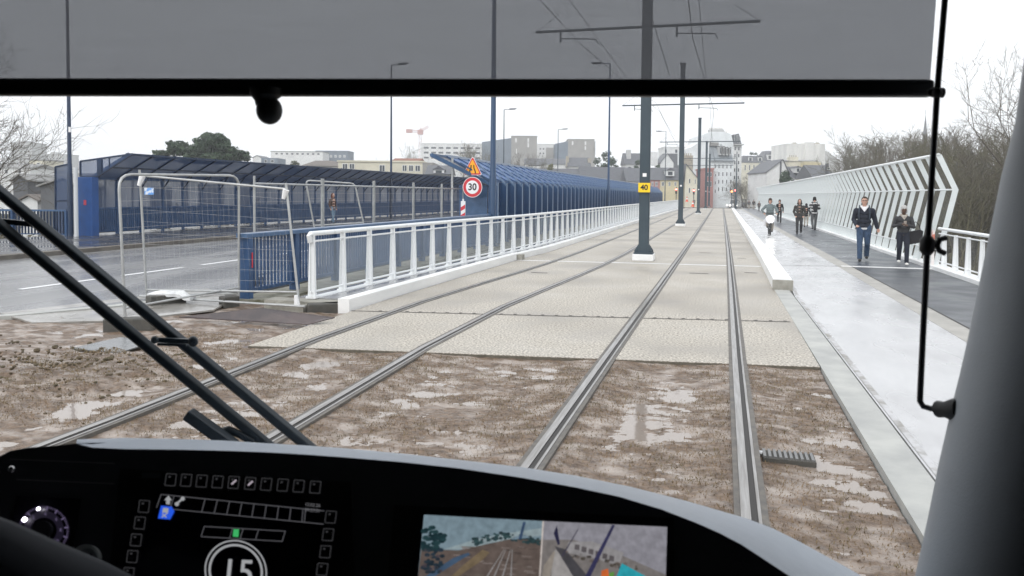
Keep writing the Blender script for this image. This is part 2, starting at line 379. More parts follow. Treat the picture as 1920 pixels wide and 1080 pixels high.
# lumps of earth along the ridge
mb = MB()
for k in range(520):
    x, y = rng.uniform(-9.2, -5.4), rng.gauss(6.4, .55)
    if y < 4 or y > 9: continue
    r = rng.uniform(.006, .022) * (1.9 if rng.random() < .06 else 1)
    mb.ball((x, y, mudz(x, y) + r * .2), (r * rng.uniform(.8, 1.5), r * rng.uniform(.8, 1.4), r * .7), 5, 4)
props(mb.build('mud_clods', mat('earth_clods', (.11, .08, .05), .8, c2=(.065, .055, .028), sc=6, bump=.4), fixn=False), kind='stuff')

# --- rails: grooved rails in rubber jackets
def rail(fn, label, y1=118):
    yy = list(np.arange(2.2, 30, .7)) + list(np.arange(30, y1 + .1, 4.))
    t = thing('tram_rail', label, 'rail', (fn(5), 5, 0), 'grooved tram rails'); off = lambda a: (lambda y: fn(y) + a)
    m = MB(); m.strip(off(-.062), off(-.004), yy, .011, .10); m.build('rail_head', M_STEEL, t)
    m = MB(); m.strip(off(.036), off(.056), yy, .009, .10); m.build('rail_lip', M_STEEL, t)
    m = MB(); m.strip(off(-.003), off(.035), yy, .0035, .08); m.build('groove', M_GROOVE, t)
    m = MB(); m.strip(off(-.100), off(-.063), yy, .005, .10); m.strip(off(.057), off(.096), yy, .005, .10); m.build('rubber_jacket', M_RUBBER, t)
# the grooves face the middle of each track
rail(lambda y: rail_r(y), 'tram rail beside the low white wall, nearly straight ahead of the cab')
rail(lambda y: rail_l(y), 'tram rail running up close past the numbered yellow plate pole')
rail(lambda y: lrail_r(y), 'inner tram rail of the track next to the blue balustrade')
rail(lambda y: lrail_l(y), 'outermost tram rail, nearest the white railing and its kerb wall')

# --- flush concrete strip, low white walls
mb = MB(); mb.strip(lambda y: 1.15, lambda y: 1.435, list(np.arange(2, 16.01, 1.)), .004, .3)
struct('kerb_strip', mb, M_CONC)
def low_wall(name, label, segs, f0, f1, h):
    t = thing(name, label, 'low wall', (f0(segs[0][0]), segs[0][0], 0))
    for a, b in segs:
        ys_ = list(np.arange(a, b, 1.5 if b < 30 else 4)) + [b]
        m = MB(); m.strip(f0, f1, ys_, h, h + .25); m.build('wall_block', [M_CONCW], t, bevel=.012)
    return t
t = low_wall('low_wall', 'low white concrete wall between the tram rails and the wet cycle path', [(16.0, 22.4), (22.43, 60), (60.03, 108)], kerb_r, lambda y: kerb_r(y) + .365, .215)
m = MB(); m.box(1.115, 1.51, 15.96, 15.985, -.02, .2); m.build('end_face', M_CONCE, t)
m = MB(); m.strip(lambda y: kerb_l(y) - .20, lambda y: kerb_l(y), list(np.arange(10.8, 20.9, 1.)), .19, .4)
t2 = thing('low_wall', 'low white concrete wall in front of the white railing', 'low wall', (-5.7, 10.8, 0)); m.build('wall_block', M_CONCW, t2, bevel=.012)
m = MB(); m.strip(lambda y: kerb_l(y) - .22, lambda y: kerb_l(y), [20.95 + .0, 24] + list(np.arange(27, 60, 3.)) + list(np.arange(60, 112, 6.)), .17, .4); m.build('wall_block', M_CONCW, t2, bevel=.012)
m = MB(); m.box(kerb_l(20.8) - .05, kerb_l(20.8) + .14, 20.6, 20.95, -.02, .15); m.build('joint_block', M_CONCE, t2)
# wet ledge between that wall and the white railing
mb = MB(); mb.strip(lambda y: fence_l(y) - .28, lambda y: kerb_l(y) - .2, [11.2] + [y for y in YS if y > 11.3], .12, .5)
M_LEDGE = mat('wet_ledge', (.34, .34, .345), .2, c2=(.22, .22, .225), sc=1.6, rough2=.05, sc3=.8)
struct('ledge', mb, M_LEDGE)
mb = MB(); mb.box(-7.25, -5.86, 10.85, 11.19, -.25, .10); mb.box(-7.0, -6.4, 10.65, 10.845, -.25, .06)
struct('ledge_end', mb, M_CONCE)
mb = MB()
mb.strip(lambda y: -8.45, lambda y: fence_l(y) - .3, [11.3, 13, 15, 18, 22, 27, 40, 80, 115], -.06, .4)
struct('verge_concrete', mb, M_CONCO)

# --- cycle path, border, footpath
ysp = list(np.arange(2, 16, 1.)) + list(np.arange(16, 60, 3.)) + list(np.arange(60, 119, 6.))
pin = lambda y: 1.455 if y < 16 else kerb_r(y) + .37
mb = MB(); mb.strip(pin, lambda y: 3.2, ysp, -.002, .35); struct('cycle_path', mb, M_PATH)
mb = MB(); mb.strip(lambda y: pin(y) + .02, lambda y: pin(y) + .075, [y for y in ysp if y < 40], .003); struct('gutter_line', mb, mat('gutter_dirt', (.26, .25, .23), .6, c2=(.50, .50, .51), sc=5, lo=.38, hi=.55))
mb = MB(); mb.strip(lambda y: 3.2, lambda y: 3.56, ysp, .002, .35); struct('path_border', mb, mat('border_concrete', (.40, .385, .355), .55, c2=(.30, .29, .265), sc=2.5, bump=.1, bsc=60))
mb = MB(); mb.strip(lambda y: 3.56, lambda y: 5.62, [2, 8, 14, 18, 21.9], -.001, .35); struct('footpath', mb, M_ASPH2)
mb = MB(); mb.strip(lambda y: 3.56, lambda y: 5.62, [22.05, 26, 30, 40, 60, 90, 118], -.001, .35); struct('footpath', mb, M_ASPH)
mb = MB(); mb.box(3.3, 5.75, 21.9, 22.05, -.2, .012); struct('path_joint', mb, M_CONCW)
mb = MB(); mb.quad((1.47, 21.62, .003), (3.3, 21.92, .003), (3.3, 21.97, .003), (1.47, 21.67, .003)); struct('path_joint_line', mb, M_JOINT)
mb = MB(); mb.quad((3.54, 2, .0035), (3.58, 2, .0035), (3.58, 21.9, .0035), (3.54, 21.9, .0035)); struct('path_edge_line', mb, M_GROOVE)

# --- old road with pavement beyond
redge = lin((-20, -14.5), (7.0, -12.6), (8.8, -10.45), (10.06, -9.72), (12.06, -8.85), (14, -8.6), (120, -8.6))
yr = [-20, 0, 5, 7, 8, 8.8, 9.4, 10.06, 11, 12.06, 14, 18, 25, 35, 50, 75, 100, 120]
mb = MB(); mb.strip(lambda y: -18.55, redge, yr, -.012, .4); struct('road', mb, M_ROAD)
mb = MB(); mb.strip(lambda y: -18.85, lambda y: -18.5, [-20, 10, 30, 60, 120], .11, .5); struct('road_kerb', mb, M_KERB)
mb = MB(); mb.strip(lambda y: -24.9, lambda y: -18.86, [-20, 10, 30, 60, 120], .10, .5); struct('pavement', mb, M_PAVE)
mb = MB()
y = 11.1
for a, b in ((11.2, 13.0), (13.75, 15.7), (16.4, 18.6)): mb.quad((-12.87, a, -.008), (-12.73, a, -.008), (-12.73, b, -.008), (-12.87, b, -.008))
for k in range(22):
    a = 20 + k * 4.3; mb.quad((-12.87, a, -.008), (-12.73, a, -.008), (-12.73, a + 3, -.008), (-12.87, a + 3, -.008))
struct('road_marking', mb, M_MARK)
mb = MB(); mb.strip(lambda y: redge(y) + .0, lambda y: redge(y) + .22, [7.0, 8, 8.8, 9.4, 10.06, 11, 12.06], -.006, .3); struct('road_edge', mb, M_CONC)
# street beyond the bridge
mb = MB()
zf = lambda y: terrain(-5, y) + .22
mb.grid([[(x, y, zf(y)) for x in (-26, -10, 6.5)] for y in [119, 130, 150, 175, 190, 220, 250, 300, 380]])
struct('street', mb, M_ROAD)
mb = MB(); mb.box(-5, 5.5, 117.5, 119.2, -.4, .02); struct('crossing_edge', mb, M_KERB)
mb = MB()
for k in range(9): mb.box(-3.4 + k * .85, -2.95 + k * .85, 121, 123.5, zf(122) - .02, zf(122) + .012)
struct('crossing_marking', mb, M_MARK)
# ================================================================== RAILINGS AND BARRIERS
def plate_post(mb, x, y, z0, z1, w0, w1, th, side=1):
    """tapered flat post: w across the fence, th along it"""
    mb.prism([(x - w0 / 2, y - th / 2, z0), (x + w0 / 2, y - th / 2, z0), (x + w1 / 2, y - th / 2, z1), (x - w1 / 2, y - th / 2, z1)], (0, th, 0))
# --- white railing beside the slab
t = thing('white_railing', 'long white railing with tapered posts and round handrail, in front of the blue balustrade', 'railing', (fence_l(11.2), 11.2, .12))
ysf = [11.1, 12.5, 14.2, 16, 18.5, 21, 23, 27, 32, 38, 45, 53, 65, 80, 95, 112]
P = lambda y, z, dx=0: (fence_l(y) + dx, y, z)
m = MB(); m.tube([P(11.1, 1.06)] + [P(11.06, 1.17)] + [P(y, 1.2) for y in ysf], .042, 10); m.build('handrail', M_WHITE, t, smooth=True)
m = MB(); m.tube([P(y, 1.07) for y in ysf], .018, 6); m.build('upper_rail', M_WHITE, t, smooth=True)
m = MB(); m.tube([P(y, .22) for y in ysf], .02, 6); m.build('bottom_rail', M_WHITE, t, smooth=True)
m = MB(); m.strip(lambda y: fence_l(y) - .09, lambda y: fence_l(y) + .09, ysf, .132, .02); m.build('base_plate', M_WHITE, t)
M_NET = screen_mat('fine_cable_net', (.42, .46, .49), .33)
m = MB(); m.strip(lambda y: fence_l(y) + .0, lambda y: fence_l(y) + .0, [11.2], .3) if 0 else None
m = MB(); m.grid([[P(y, .24), P(y, 1.05)] for y in ysf]); m.build('cable_net', M_NET, t)
m = MB(); plate_post(m, 0, 0, 0, 1.07, .135, .075, .055); m.box(-.09, .09, -.05, .05, 0, .018); post_me = m.mesh('post', M_WHITE)
k = 0; y = 11.16
while y < 108 and k < 97:
    put(post_me, 'post', t, (fence_l(y), y, .133), sc=(1, 1.6 if k == 11 else 1, 1)); y += 1.0; k += 1

# --- blue balustrade behind it
BX = lin((11, -8.0), (20, -7.95), (26.2, -7.95))
t = thing('blue_balustrade', 'old blue balustrade of flat vertical bars with a wide wet top rail', 'balustrade', (-8.0, 11.4, 0))
m = MB(); m.strip(lambda y: BX(y) - .11, lambda y: BX(y) + .11, [11.3, 14, 18, 22, 26.3], 1.16, .075); m.build('top_rail', M_BLUEL, t, bevel=.015)
m = MB(); m.strip(lambda y: BX(y) - .04, lambda y: BX(y) + .04, [11.4, 14, 18, 22, 26.3], .17, .06); m.build('bottom_rail', M_BLUE, t)
posts = [11.43] + [11.43 + 1.55 + k * 1.62 for k in range(9)]
for k, y in enumerate(posts):
    m = MB(); w = .10 if k == 0 else .075
    m.box(BX(y) - w, BX(y) + w, y - .07, y + .07, -.12, 1.09); m.box(BX(y) - w - .03, BX(y) + w + .03, y - .1, y + .1, -.13, -.04)
    m.build('post', M_BLUE, t, bevel=.008)
    if k < len(posts) - 1:
        y1 = posts[k + 1]; m = MB(); n = int((y1 - y) / .105)
        for j in range(1, n):
            yy = y + (y1 - y) * j / n; m.box(BX(yy) - .020, BX(yy) + .020, yy - .013, yy + .013, .16, 1.1)
        m.build('grille', M_BLUE, t)
m = MB(); m.box(-7.895, -7.885, 11.445, 11.47, .55, .82); m.build('reflector_strip', M_RED, t)
m = MB(); m.strip(lambda y: -8.35, lambda y: -7.55, [11.3, 12, 14, 18, 22, 27], lambda y: -.0 + .02 * math.sin(y * 3), .4); props(m.build('low_wall', M_CONCO), 'mossy old concrete plinth under the blue balustrade', 'low wall')

# --- the two tall blue barriers with slanted tops
def tall_barrier(name, label, x, sgn, y0, y1, pitch, zb, near_panel):
    """sgn: side to which the top leans; upright from zb to 2.38, slanted to 3.28"""
    t = thing(name, label, 'barrier', (x, y0, zb)); xt = x + sgn * 1.75; ys_ = [y0, y0 + 4, y0 + 12, y0 + 30, (y0 + y1) / 2 + 10, y1]
    K = 2.36; T = 3.27
    m = MB(); m.grid([[(x, y, 1.15), (x, y, K)] for y in ys_]); m.build('wire_mesh', M_BLUEM2 if sgn < 0 else M_BLUEM3, t)
    m = MB(); m.grid([[(x, y, K), (xt, y, T)] for y in ys_]); m.build('slanted_mesh', M_BLUEM, t)
    for z, nm, r in ((zb + .18, 'bottom_rail', .03), (1.15, 'middle_rail', .04), (K, 'knee_rail', .05)):
        m = MB(); m.bar((x, y0, z), (x, y1, z), r * 2, r * 2); m.build(nm, M_BLUE, t)
    m = MB(); m.bar((xt, y0, T + .03), (xt, y1, T + .03), .12, .09); m.build('top_rail', mat('sky_sheen_rail', (.34, .40, .48), .25) if sgn < 0 else M_BLUED, t)  # pale rail tone: the sky's reflection on wet metal, put into the colour
    m = MB(); m.bar(((x + xt) / 2, y0, (K + T) / 2 - .03), ((x + xt) / 2, y1, (K + T) / 2 - .03), .05, .06); m.build('purlin', M_BLUED, t)
    # lower bars as one grille per stretch of fence
    L = 6.0; yy = y0
    while yy < y1 - .5:
        ye = min(yy + L, y1); m = MB(); n = int((ye - yy) / .115)
        for j in range(n):
            q = yy + (j + .5) * .115; m.box(x - .03, x + .03, q - .035, q + .035, zb + .2, 1.13)
        m.build('grille', M_BLUE, t); yy = ye
    # frames
    m = MB()
    if sgn < 0:    # fins facing the tram slab, with ladder brackets
        m.box(-.06, .06, -.05, .05, zb, K); m.box(.06, .30, -.012, .012, zb + .1, K - .05); m.bar((.06, 0, K - .02), (-1.75, 0, T), .055, .09)
        m.mat(1); m.box(.295, .31, -.07, .07, zb + .1, K - .05); m.bar((.31, 0, K - .18), (.02, 0, K + .12), .04, .06)
        m.bar((.31, 0, K - .16), (-.55, 0, K + .72), .045, .05)
        for q in (.25, .5, .75): m.bar((.31 - .86 * q, 0, K - .16 + .88 * q), (-1.81 * q * .62 + .06, 0, K - .02 + .91 * q * .62), .02, .03)
    else:
        m.box(-.05, .05, -.05, .05, zb, K); m.mat(1); m.bar((-.04, 0, K), (1.78, 0, T + .01), .05, .09); m.bar((0, 0, K - .45), (.55, 0, K + .25), .035, .05)
        m.bar((1.7, 0, T), (1.84, 0, T + .07), .06, .05)
    fr = m.mesh('frame', [M_BLUE, mat('pale_blue_flange', (.13, .20, .31), .35) if sgn < 0 else M_BLUED])  # paler blue on flanges and brackets
    n = min(int((y1 - y0) / pitch), 90)
    for k in range(n + 1): put(fr, 'frame', t, (x, y0 + k * pitch, 0))
    return t
tb = tall_barrier('blue_barrier', 'tall blue barrier with slanted mesh top on the far pavement, its open end near the big tree side', -24.0, 1, 24.2, 113, 1.32, .05, True)
tb['label'] = 'tall blue mesh barrier on the far pavement, roof-like top leaning over the road'
# its near end: solid blue pillar and triangular mesh gable
m = MB(); m.box(-24.32, -23.52, 23.75, 24.1, .05, 2.4); m.build('end_pillar', mat('bright_blue_paint', (.018, .088, .30), .4, c2=(.014, .07, .24), sc=3), tb, bevel=.02)
m = MB(); m.box(-23.9, -23.78, 23.735, 23.748, 1.3, 1.5); m.build('sticker', mat('pink_sticker', (.55, .06, .10), .5), tb)
GA = [(-24.3, 24, 2.42), (-23.5, 24, 2.42), (-21.8, 24, 3.3), (-24.3, 24, 3.02)]
m = MB(); m.quad(*GA); m.build('gable_mesh', M_BLUEM3, tb)
m = MB()
for a, b in ((0, 1), (1, 2), (2, 3), (3, 0)): m.bar(GA[a], GA[b], .06, .06, (0, 1, .01))
m.bar((-23.35, 24, 2.5), (-23.35, 24, 3.1), .22, .08, (0, 1, 0)); m.bar((-22.9, 24, 2.72), (-22.9, 24, 3.15), .04, .04, (0, 1, 0)); m.build('gable_frame', M_BLUED, tb)
for k in range(30):   # dark footings under the bars
    pass
tb2 = tall_barrier('blue_barrier', 'tall blue barrier with buttress fins and slanted top, starting at the roadworks signs', -8.15, -1, 26.6, 114, 1.2, -.05, False)
m = MB(); G2 = [(-8.2, 26.5, 2.3), (-9.9, 25.0, 3.27), (-9.9, 26.7, 3.27)]; m.bar((-8.15, 26.5, 2.25), (-9.9, 25.05, 3.26), .1, .13); m.bar((-9.9, 25.05, 3.26), (-9.9, 27, 3.27), .09, .09)
m.bar((-8.15, 26.6, 2.36), (-9.0, 25.6, 3.0), .04, .05); m.build('end_beam', M_BLUEL, tb2)
m = MB(); m.quad(*G2); m.build('end_mesh', M_BLUEM2, tb2)
m = MB(); m.box(-9.35, -8.25, 26.55, 26.62, -.03, 2.2); m.build('end_panel', M_BLUEL, tb2)
# --- low blue railing on the far pavement, towards the bare tree
t = thing('blue_railing', 'low dark blue railing of thin bars beside the bright blue pillar', 'railing', (-26, 23.5, 0))
rl = lambda s: np.array([-24.5 - 12 * s, 23.5 - 3.5 * s])
for z, nm, m_, w in ((1.08, 'top_rail', M_BLUEL, .09), (.16, 'bottom_rail', M_BLUE, .05)):
    m = MB(); m.bar((*rl(0), z), (*rl(1), z), w, w * .8); m.build(nm, m_, t)
for k in range(6):
    a, b = rl(k / 6), rl((k + 1) / 6); m = MB(); m.frame_box((*a, .52), (.05, 0, 0), (0, .05, 0), (0, 0, .54)); m.build('post', M_BLUE, t)
    m = MB()
    for j in range(1, 17):
        q = a + (b - a) * j / 17; m.frame_box((*q, .6), (.022, 0, 0), (0, .022, 0), (0, 0, .46))
    m.build('grille', M_BLUED, t)
# mesh gate panel standing behind it
t = thing('mesh_panel', 'dark blue mesh panel with angled top standing behind the low blue railing', 'fence panel', (-26.2, 24.6, 0))
A = [at(104, 391, 24.8), at(133, 391, 24.8), at(133, 307, 24.8), at(104, 313, 24.8)]
A[0][2] = A[1][2] = 0
m = MB(); m.quad(*A); m.build('mesh_infill', M_BLUEM3, t)
m = MB()
for a, b in ((0, 1), (1, 2), (2, 3), (3, 0)): m.bar(A[a], A[b], .06, .06, (.1, 1, .01))
m.bar((A[0] + A[3]) / 2, (A[1] + A[2]) / 2, .05, .05, (.1, 1, .01)); m.build('frame', M_BLUED, t)

# --- pale slatted barrier along the footpath
FX = lambda y: 5.62 - .25 * sm(40, 110, y)
t = thing('slatted_barrier', 'tall pale barrier of kinked vertical fins along the footpath', 'barrier', (5.62, 22.3, 0))
m = MB()
m.prism([(.13, 0, .0), (.56, 0, 2.06), (.13, 0, 3.0), (-.005, 0, 2.97), (.42, 0, 2.055), (-.0, 0, .0)], (0, .022, 0)); fin = m.mesh('fin', M_PALE)
yf = 22.3; k = 0
while k < 84:
    put(fin, 'fin', t, (FX(yf), yf, .05)); yf += 1.1; k += 1
m = MB(); m.prism([(.10, 0, .0), (.18, 0, .42), (.09, 0, .42), (.01, 0, .0)], (0, .02, 0)); sfin = m.mesh('kick_fin', M_PALE)
for k in range(83):
    for q in ((.55,),)[0]: put(sfin, 'kick_fin', t, (FX(22.3 + k * 1.1), 22.3 + (k + q) * 1.1, .05))
yy = [22.3, 30, 40, 50, 60, 80, 114]
for nm, dx, z, r in (('top_rail', .06, 3.04, .045), ('knee_rail', .40, 2.11, .022), ('kick_rail', .10, .49, .016)):
    m = MB(); m.tube([(FX(y) + dx, y, z) for y in yy], r, 8); m.build(nm, M_WHITE, t, smooth=True)
M_NET2 = screen_mat('stretched_net', (.42, .44, .44), .09)
m = MB(); m.grid([[(FX(y) + .17, y, .06), (FX(y) + .585, y, 2.12), (FX(y) + .15, y, 3.05)] for y in yy]); m.build('safety_net', M_NET2, t)
m = MB(); m.strip(lambda y: FX(y) - .12, lambda y: FX(y) + .26, [14] + yy, .09, .4); props(m.build('base_kerb', M_CONCW), kind='structure')
# red and white plate on the last upright, and low railing towards the tram
m = MB(); m.box(5.56, 5.63, 22.22, 22.27, .06, 1.02); m.build('end_post', mat('red_striped_plate', (.74, .70, .68), .5, c2=(.62, .20, .14), sc=4, lo=.52, hi=.58, detail=2), t)
t = thing('white_railing', 'short white railing with tapered posts, joined to the end of the slatted barrier', 'railing', (5.66, 18, 0))
yy = [21.95, 20, 18, 16, 13.5]; RX = lambda y: 5.66
m = MB(); m.tube([(RX(y), y, 1.08) for y in yy], .042, 10); m.build('handrail', M_WHITE, t, smooth=True)
m = MB(); m.tube([(RX(y), y, .95) for y in yy], .018, 6); m.build('upper_rail', M_WHITE, t)
m = MB(); m.tube([(RX(y), y, .22) for y in yy], .018, 6); m.build('bottom_rail', M_WHITE, t)
for k in range(9): put(post_me, 'post', t, (5.66, 21.45 - k * .95, .09), sc=(1, 1, .83))
m = MB(); m.grid([[(5.66, y, .24), (5.66, y, .94)] for y in yy]); m.build('cable_net', screen_mat('thin_cable_net', (.40, .42, .43), .10), t)

# ================================================================== OVERHEAD LINE POLES
def ocs_pole(x, y, ztop, zarm, xl, xr, base, label, plate=None):
    t = thing('overhead_line_pole', label, 'pole', (x, y, 0), 'overhead line poles between the tracks')
    w = .125
    m = MB(); m.box(x - w, x + w, y - .125, y - .108, .2, ztop); m.box(x - w, x + w, y + .108, y + .125, .2, ztop); m.box(x - .012, x + .012, y - .108, y + .108, .2, ztop)
    m.box(x - w - .02, x - w + .012, y - .10, y + .10, .2, ztop); m.box(x + w - .012, x + w + .02, y - .10, y + .10, .2, ztop)
    m.build('column', M_POLE, t)
    m = MB(); m.box(x - .30, x + .30, y - .30, y + .30, .0, base); m.build('plinth', M_CONCW, t, bevel=.015)
    m = MB(); m.box(x - .27, x + .27, y - .27, y + .27, base, base + .05)
    for sx in (-1, 1):
        m.prism([(x + sx * .13, y - .13, base + .05), (x + sx * .26, y - .13, base + .05), (x + sx * .26, y - .13, base + .10), (x + sx * .13, y - .13, base + .30)], (0, .02, 0))
        m.prism([(x + sx * .13, y + .11, base + .05), (x + sx * .26, y + .11, base + .05), (x + sx * .26, y + .11, base + .10), (x + sx * .13, y + .11, base + .30)], (0, .02, 0))
        for sy in (-1, 1): m.tube([(x + sx * .22, y + sy * .22, base + .05), (x + sx * .22, y + sy * .22, base + .12)], .025, 6)
    m.build('base_plate', M_POLE, t)
    m = MB(); m.box(x - w - .05, x + w + .05, y - .17, y + .17, ztop, ztop + .06); m.build('cap', M_POLE, t)
    m = MB(); m.tube([(xl, y - .02, zarm), (x, y - .02, zarm + .0), (xr, y - .02, zarm)], .042, 8); m.build('cross_arm', M_POLE, t, smooth=True)
    for xa, s in ((xl + .75 if abs(xl) > 1 else xl, 1), (x + (xr - x) * .27, 1)):
        m = MB(); m.tube([(xa, y, zarm), (xa, y, zarm - .32)], .03, 6); m.tube([(xa, y, zarm - .22), (xa + 1.05, y, zarm - .28), (xa + 1.12, y, zarm - .42)], .018, 6); m.build('registration_arm', M_POLE, t)
    for xa in (xl, xr):
        m = MB(); m.tube([(xa, y, zarm), (xa + (.7 if xa < x else -.7), y, zarm + .5)], .008, 4); m.build('stay_wire', M_POLE, t)
    m = MB(); m.box(x - .055, x + .055, y - .135, y - .126, 2.42, 2.52); m.build('small_plate', M_SWHITE, t)
    if plate:
        m = MB(); m.box(x - .17, x + .17, y - .19, y - .175, 1.97, 2.24); pl = m.build('number_plate', M_YELLOW, t, bevel=.003)
        vs, fs = text_mesh(plate, .21, .006); m = MB(); m.add([(x + v[0], y - .194, 2.105 + v[1]) for v in vs], fs); m.build('lettering', M_BLACK, pl, fixn=False)
        m = MB()
        m.box(x - .18, x + .18, y - .172, y + .16, 1.945, 1.965); m.build('plate_clamp', M_POLE, t)
ocs_pole(-2.03, 21.9, 11.5, 6.72, -5.32, 1.05, .19, 'dark overhead line pole carrying a yellow plate numbered 40', '40')
ocs_pole(-2.15, 46.8, 9.85, 7.42, -5.8, 1.45, .16, 'second overhead line pole from the cab, just behind the yellow-plated one')
ocs_pole(-1.80, 76.5, 9.5, 7.2, -5.7, 2.1, .12, 'third overhead line pole from the cab, bare capped top against the sky')
ocs_pole(-1.53, 106.5, 9.3, 7.0, -5.2, 2.3, .1, 'fourth overhead line pole from the cab, in front of the red house front')
ocs_pole(-1.30, 126.5, 8.6, 6.8, -4.8, 2.4, .02, 'farthest overhead line pole, beside the parked cars at the crossing')
# wires
def wire(pts, r, label, group, name='overhead_wire'):
    m = MB(); m.tube(pts, r, 4); props(m.build(name, M_BLACKW), label, 'wire', group)
M_BLACKW = mat('copper_wire', (.05, .05, .05), .5, .3)
for xc, nm in ((-.55, 'track ahead of the cab'), (-3.75, 'track beside the white railing')):
    pts = []; sup = [(21.9, 6.3), (46.8, 7.0), (76.5, 6.8), (106.5, 6.6), (126.5, 6.4)]
    cpts = [(xc, 2.0, 6.0)] + [(xc + (.25 if i % 2 else -.2), a, b) for i, (a, b) in enumerate(sup)] + [(xc, 160, 6.4)]
    wire(cpts, .011, 'dark contact wire hung over the ' + nm, 'contact wires')
    q = [(xc, 2.0, 7.0)]
    for i in range(len(sup) - 1):
        (a, b), (c, d) = sup[i], sup[i + 1]
        q += [(xc, a + (c - a) * s, b + .55 + (d - b) * s - .35 * math.sin(math.pi * s)) for s in (0, .25, .5, .75)]
    wire(q + [(xc, 126.5, 6.9)], .009, 'sagging carrier wire hung over the ' + nm, 'carrier wires')
wire([(-7.9, 3, 9.6), (-2.1, 21.9, 7.6), (-1.9, 30, 6.6)], .013, 'feeder cable slanting down to the yellow-plated pole', 'feeder cables')

# ================================================================== STREET LAMPS
def lamp(x, y, ztop, arm, r, m_, label, sleeve=False):
    t = thing('street_lamp', label, 'street lamp', (x, y, 0), 'street lamps on the old road bridge')
    m = MB(); m.tube([(x, y, -.05), (x, y, 2.5), (x, y, 2.55), (x, y, ztop)], [r * 1.25, r * 1.2, r, r * .6], 10); m.build('pole', m_, t, smooth=True)
    m = MB(); m.tube([(x, y, ztop - .02), (x + arm * .9, y, ztop)], r * .45, 6); m.build('arm', m_, t)
    m = MB(); m.prism([(x + arm * .45, y - .12, ztop + .01), (x + arm, y - .09, ztop + .02), (x + arm, y + .09, ztop + .02), (x + arm * .45, y + .12, ztop + .01)], (0, 0, .10)); m.build('lamp_head', M_POLE, t)
    m = MB(); m.box(x - .16 * r / .08, x + .16 * r / .08, y - .16, y + .16, -.06, .05); m.build('base_plate', m_, t)
    return t
t = lamp(-24.1, 23.3, 10.6, 1.6, .078, M_BLUED, 'tall dark blue lamp post beside the bright blue pillar, with a white sleeved foot')
m = MB(); m.tube([(-23.72, 23.2, .1), (-23.72, 23.2, 2.75)], .075, 10); props(m.build('marker_post', mat('white_plastic', (.62, .64, .66), .5)), 'slim white post standing against the tall blue lamp post', 'post')
m = MB(); m.box(-24.03, -23.93, 23.2, 23.22, 4.1, 4.3); m.build('small_label', M_SWHITE, t)
lamp(-7.84, 25.9, 10.6, -1.6, .105, mat('lamp_blue', (.016, .052, .12), .4), 'thick blue lamp post right beside the roadworks and speed limit signs')
lamp(-22.85, 50, 11.1, 1.3, .085, M_BLUED, 'thin dark lamp post rising above the cream building with square windows')
lamp(-7.75, 55, 11.5, -1.4, .085, mat('lamp_blue', (.01, .03, .08), .4), 'dark lamp post in the middle of the finned blue barrier')
lamp(-24.7, 86, 11.9, 1.5, .08, M_POLE, 'slim lamp post in front of the slanted grey block, head above the rooftops')
lamp(-24.2, 115, 12.0, 1.5, .08, M_POLE, 'slim lamp post between the two grey brick blocks')
lamp(-8.3, 125, 12.3, -1.6, .08, M_POLE, 'slim lamp post rising over the pink and cream terrace')
lamp(2.6, 112, 8.2, .0001, .10, M_POLE, 'plain dark mast at the end of the low white wall by the crossing')

# ================================================================== SIGNS
def sign_post(x, y):
    t = thing('road_sign', 'red-rimmed 30 limit disc under an amber road narrows triangle on a grey post', 'road sign', (x, y, 0))
    m = MB(); m.box(x - .04, x + .04, y + .02, y + .06, -.03, 3.2); m.build('post', M_GALV, t)
    zc = at(886, 351, y)[2]; xc = at(886, 351, y)[0]
    def disc(r, z, dy, mt, nm, par, n=40):
        m = MB(); m.prism([(xc + r * math.cos(2 * math.pi * k / n), y - dy, z + r * math.sin(2 * math.pi * k / n)) for k in range(n)], (0, .006, 0)); return m.build(nm, mt, par)
    d0 = disc(.375, zc, .01, M_SWHITE, 'limit_disc', t); disc(.355, zc, .016, M_RED, 'red_rim', d0); disc(.245, zc, .022, M_SWHITE, 'white_field', d0)
    vs, fs = text_mesh('30', .33, .008); m = MB(); m.add([(xc + v[0], y - .027, zc + v[1] * 1.05) for v in vs], fs); m.build('lettering', M_BLACK, d0, fixn=False)
    b = at(886, 328, y)[2]; tp = at(886, 293, y)[2]; h = tp - b
    def tri(s, dy, mt, nm, par):
        zc2 = b + h * .36; pts = []
        for cxx, czz in ((-.36, b), (.36, b), (0, tp)):
            pts.append((xc + cxx * s, y - dy, zc2 + (czz - zc2) * s))
        out = []                                        # rounded corners
        for k in range(3):
            p, a, c = np.array(pts[k]), np.array(pts[k - 1]), np.array(pts[(k + 1) % 3])
            for f_, q_ in ((.09, a), (.03, a), (.03, c), (.09, c)): out.append(p + (q_ - p) * f_ - (0 if f_ > .05 else 1) * (p - (a + c) / 2) * .035)
        m = MB(); m.prism(out, (0, .006, 0)); return m.build(nm, mt, par)
    t0 = tri(1.04, .01, M_SWHITE, 'warning_triangle', t); tri(.97, .016, M_RED, 'red_border', t0); tri(.76, .022, M_ORANGE, 'amber_field', t0)
    m = MB()
    for s in (-1, 1):
        pr = [(s * .115, .06), (s * .105, .14), (s * .06, .24), (s * .05, .36)]
        for i in range(3): m.bar((xc + pr[i][0], y - .026, b + pr[i][1]), (xc + pr[i + 1][0], y - .026, b + pr[i + 1][1]), .04, .006, (0, 1, 0))
    m.build('pictogram', M_BLACK, t0)
sign_post(-9.45, 26.0)
p = at(868, 400, 25.0)
t = thing('lane_beacon', 'small red and white striped lane beacon beside the sign post', 'beacon', (p[0], 25, 0))
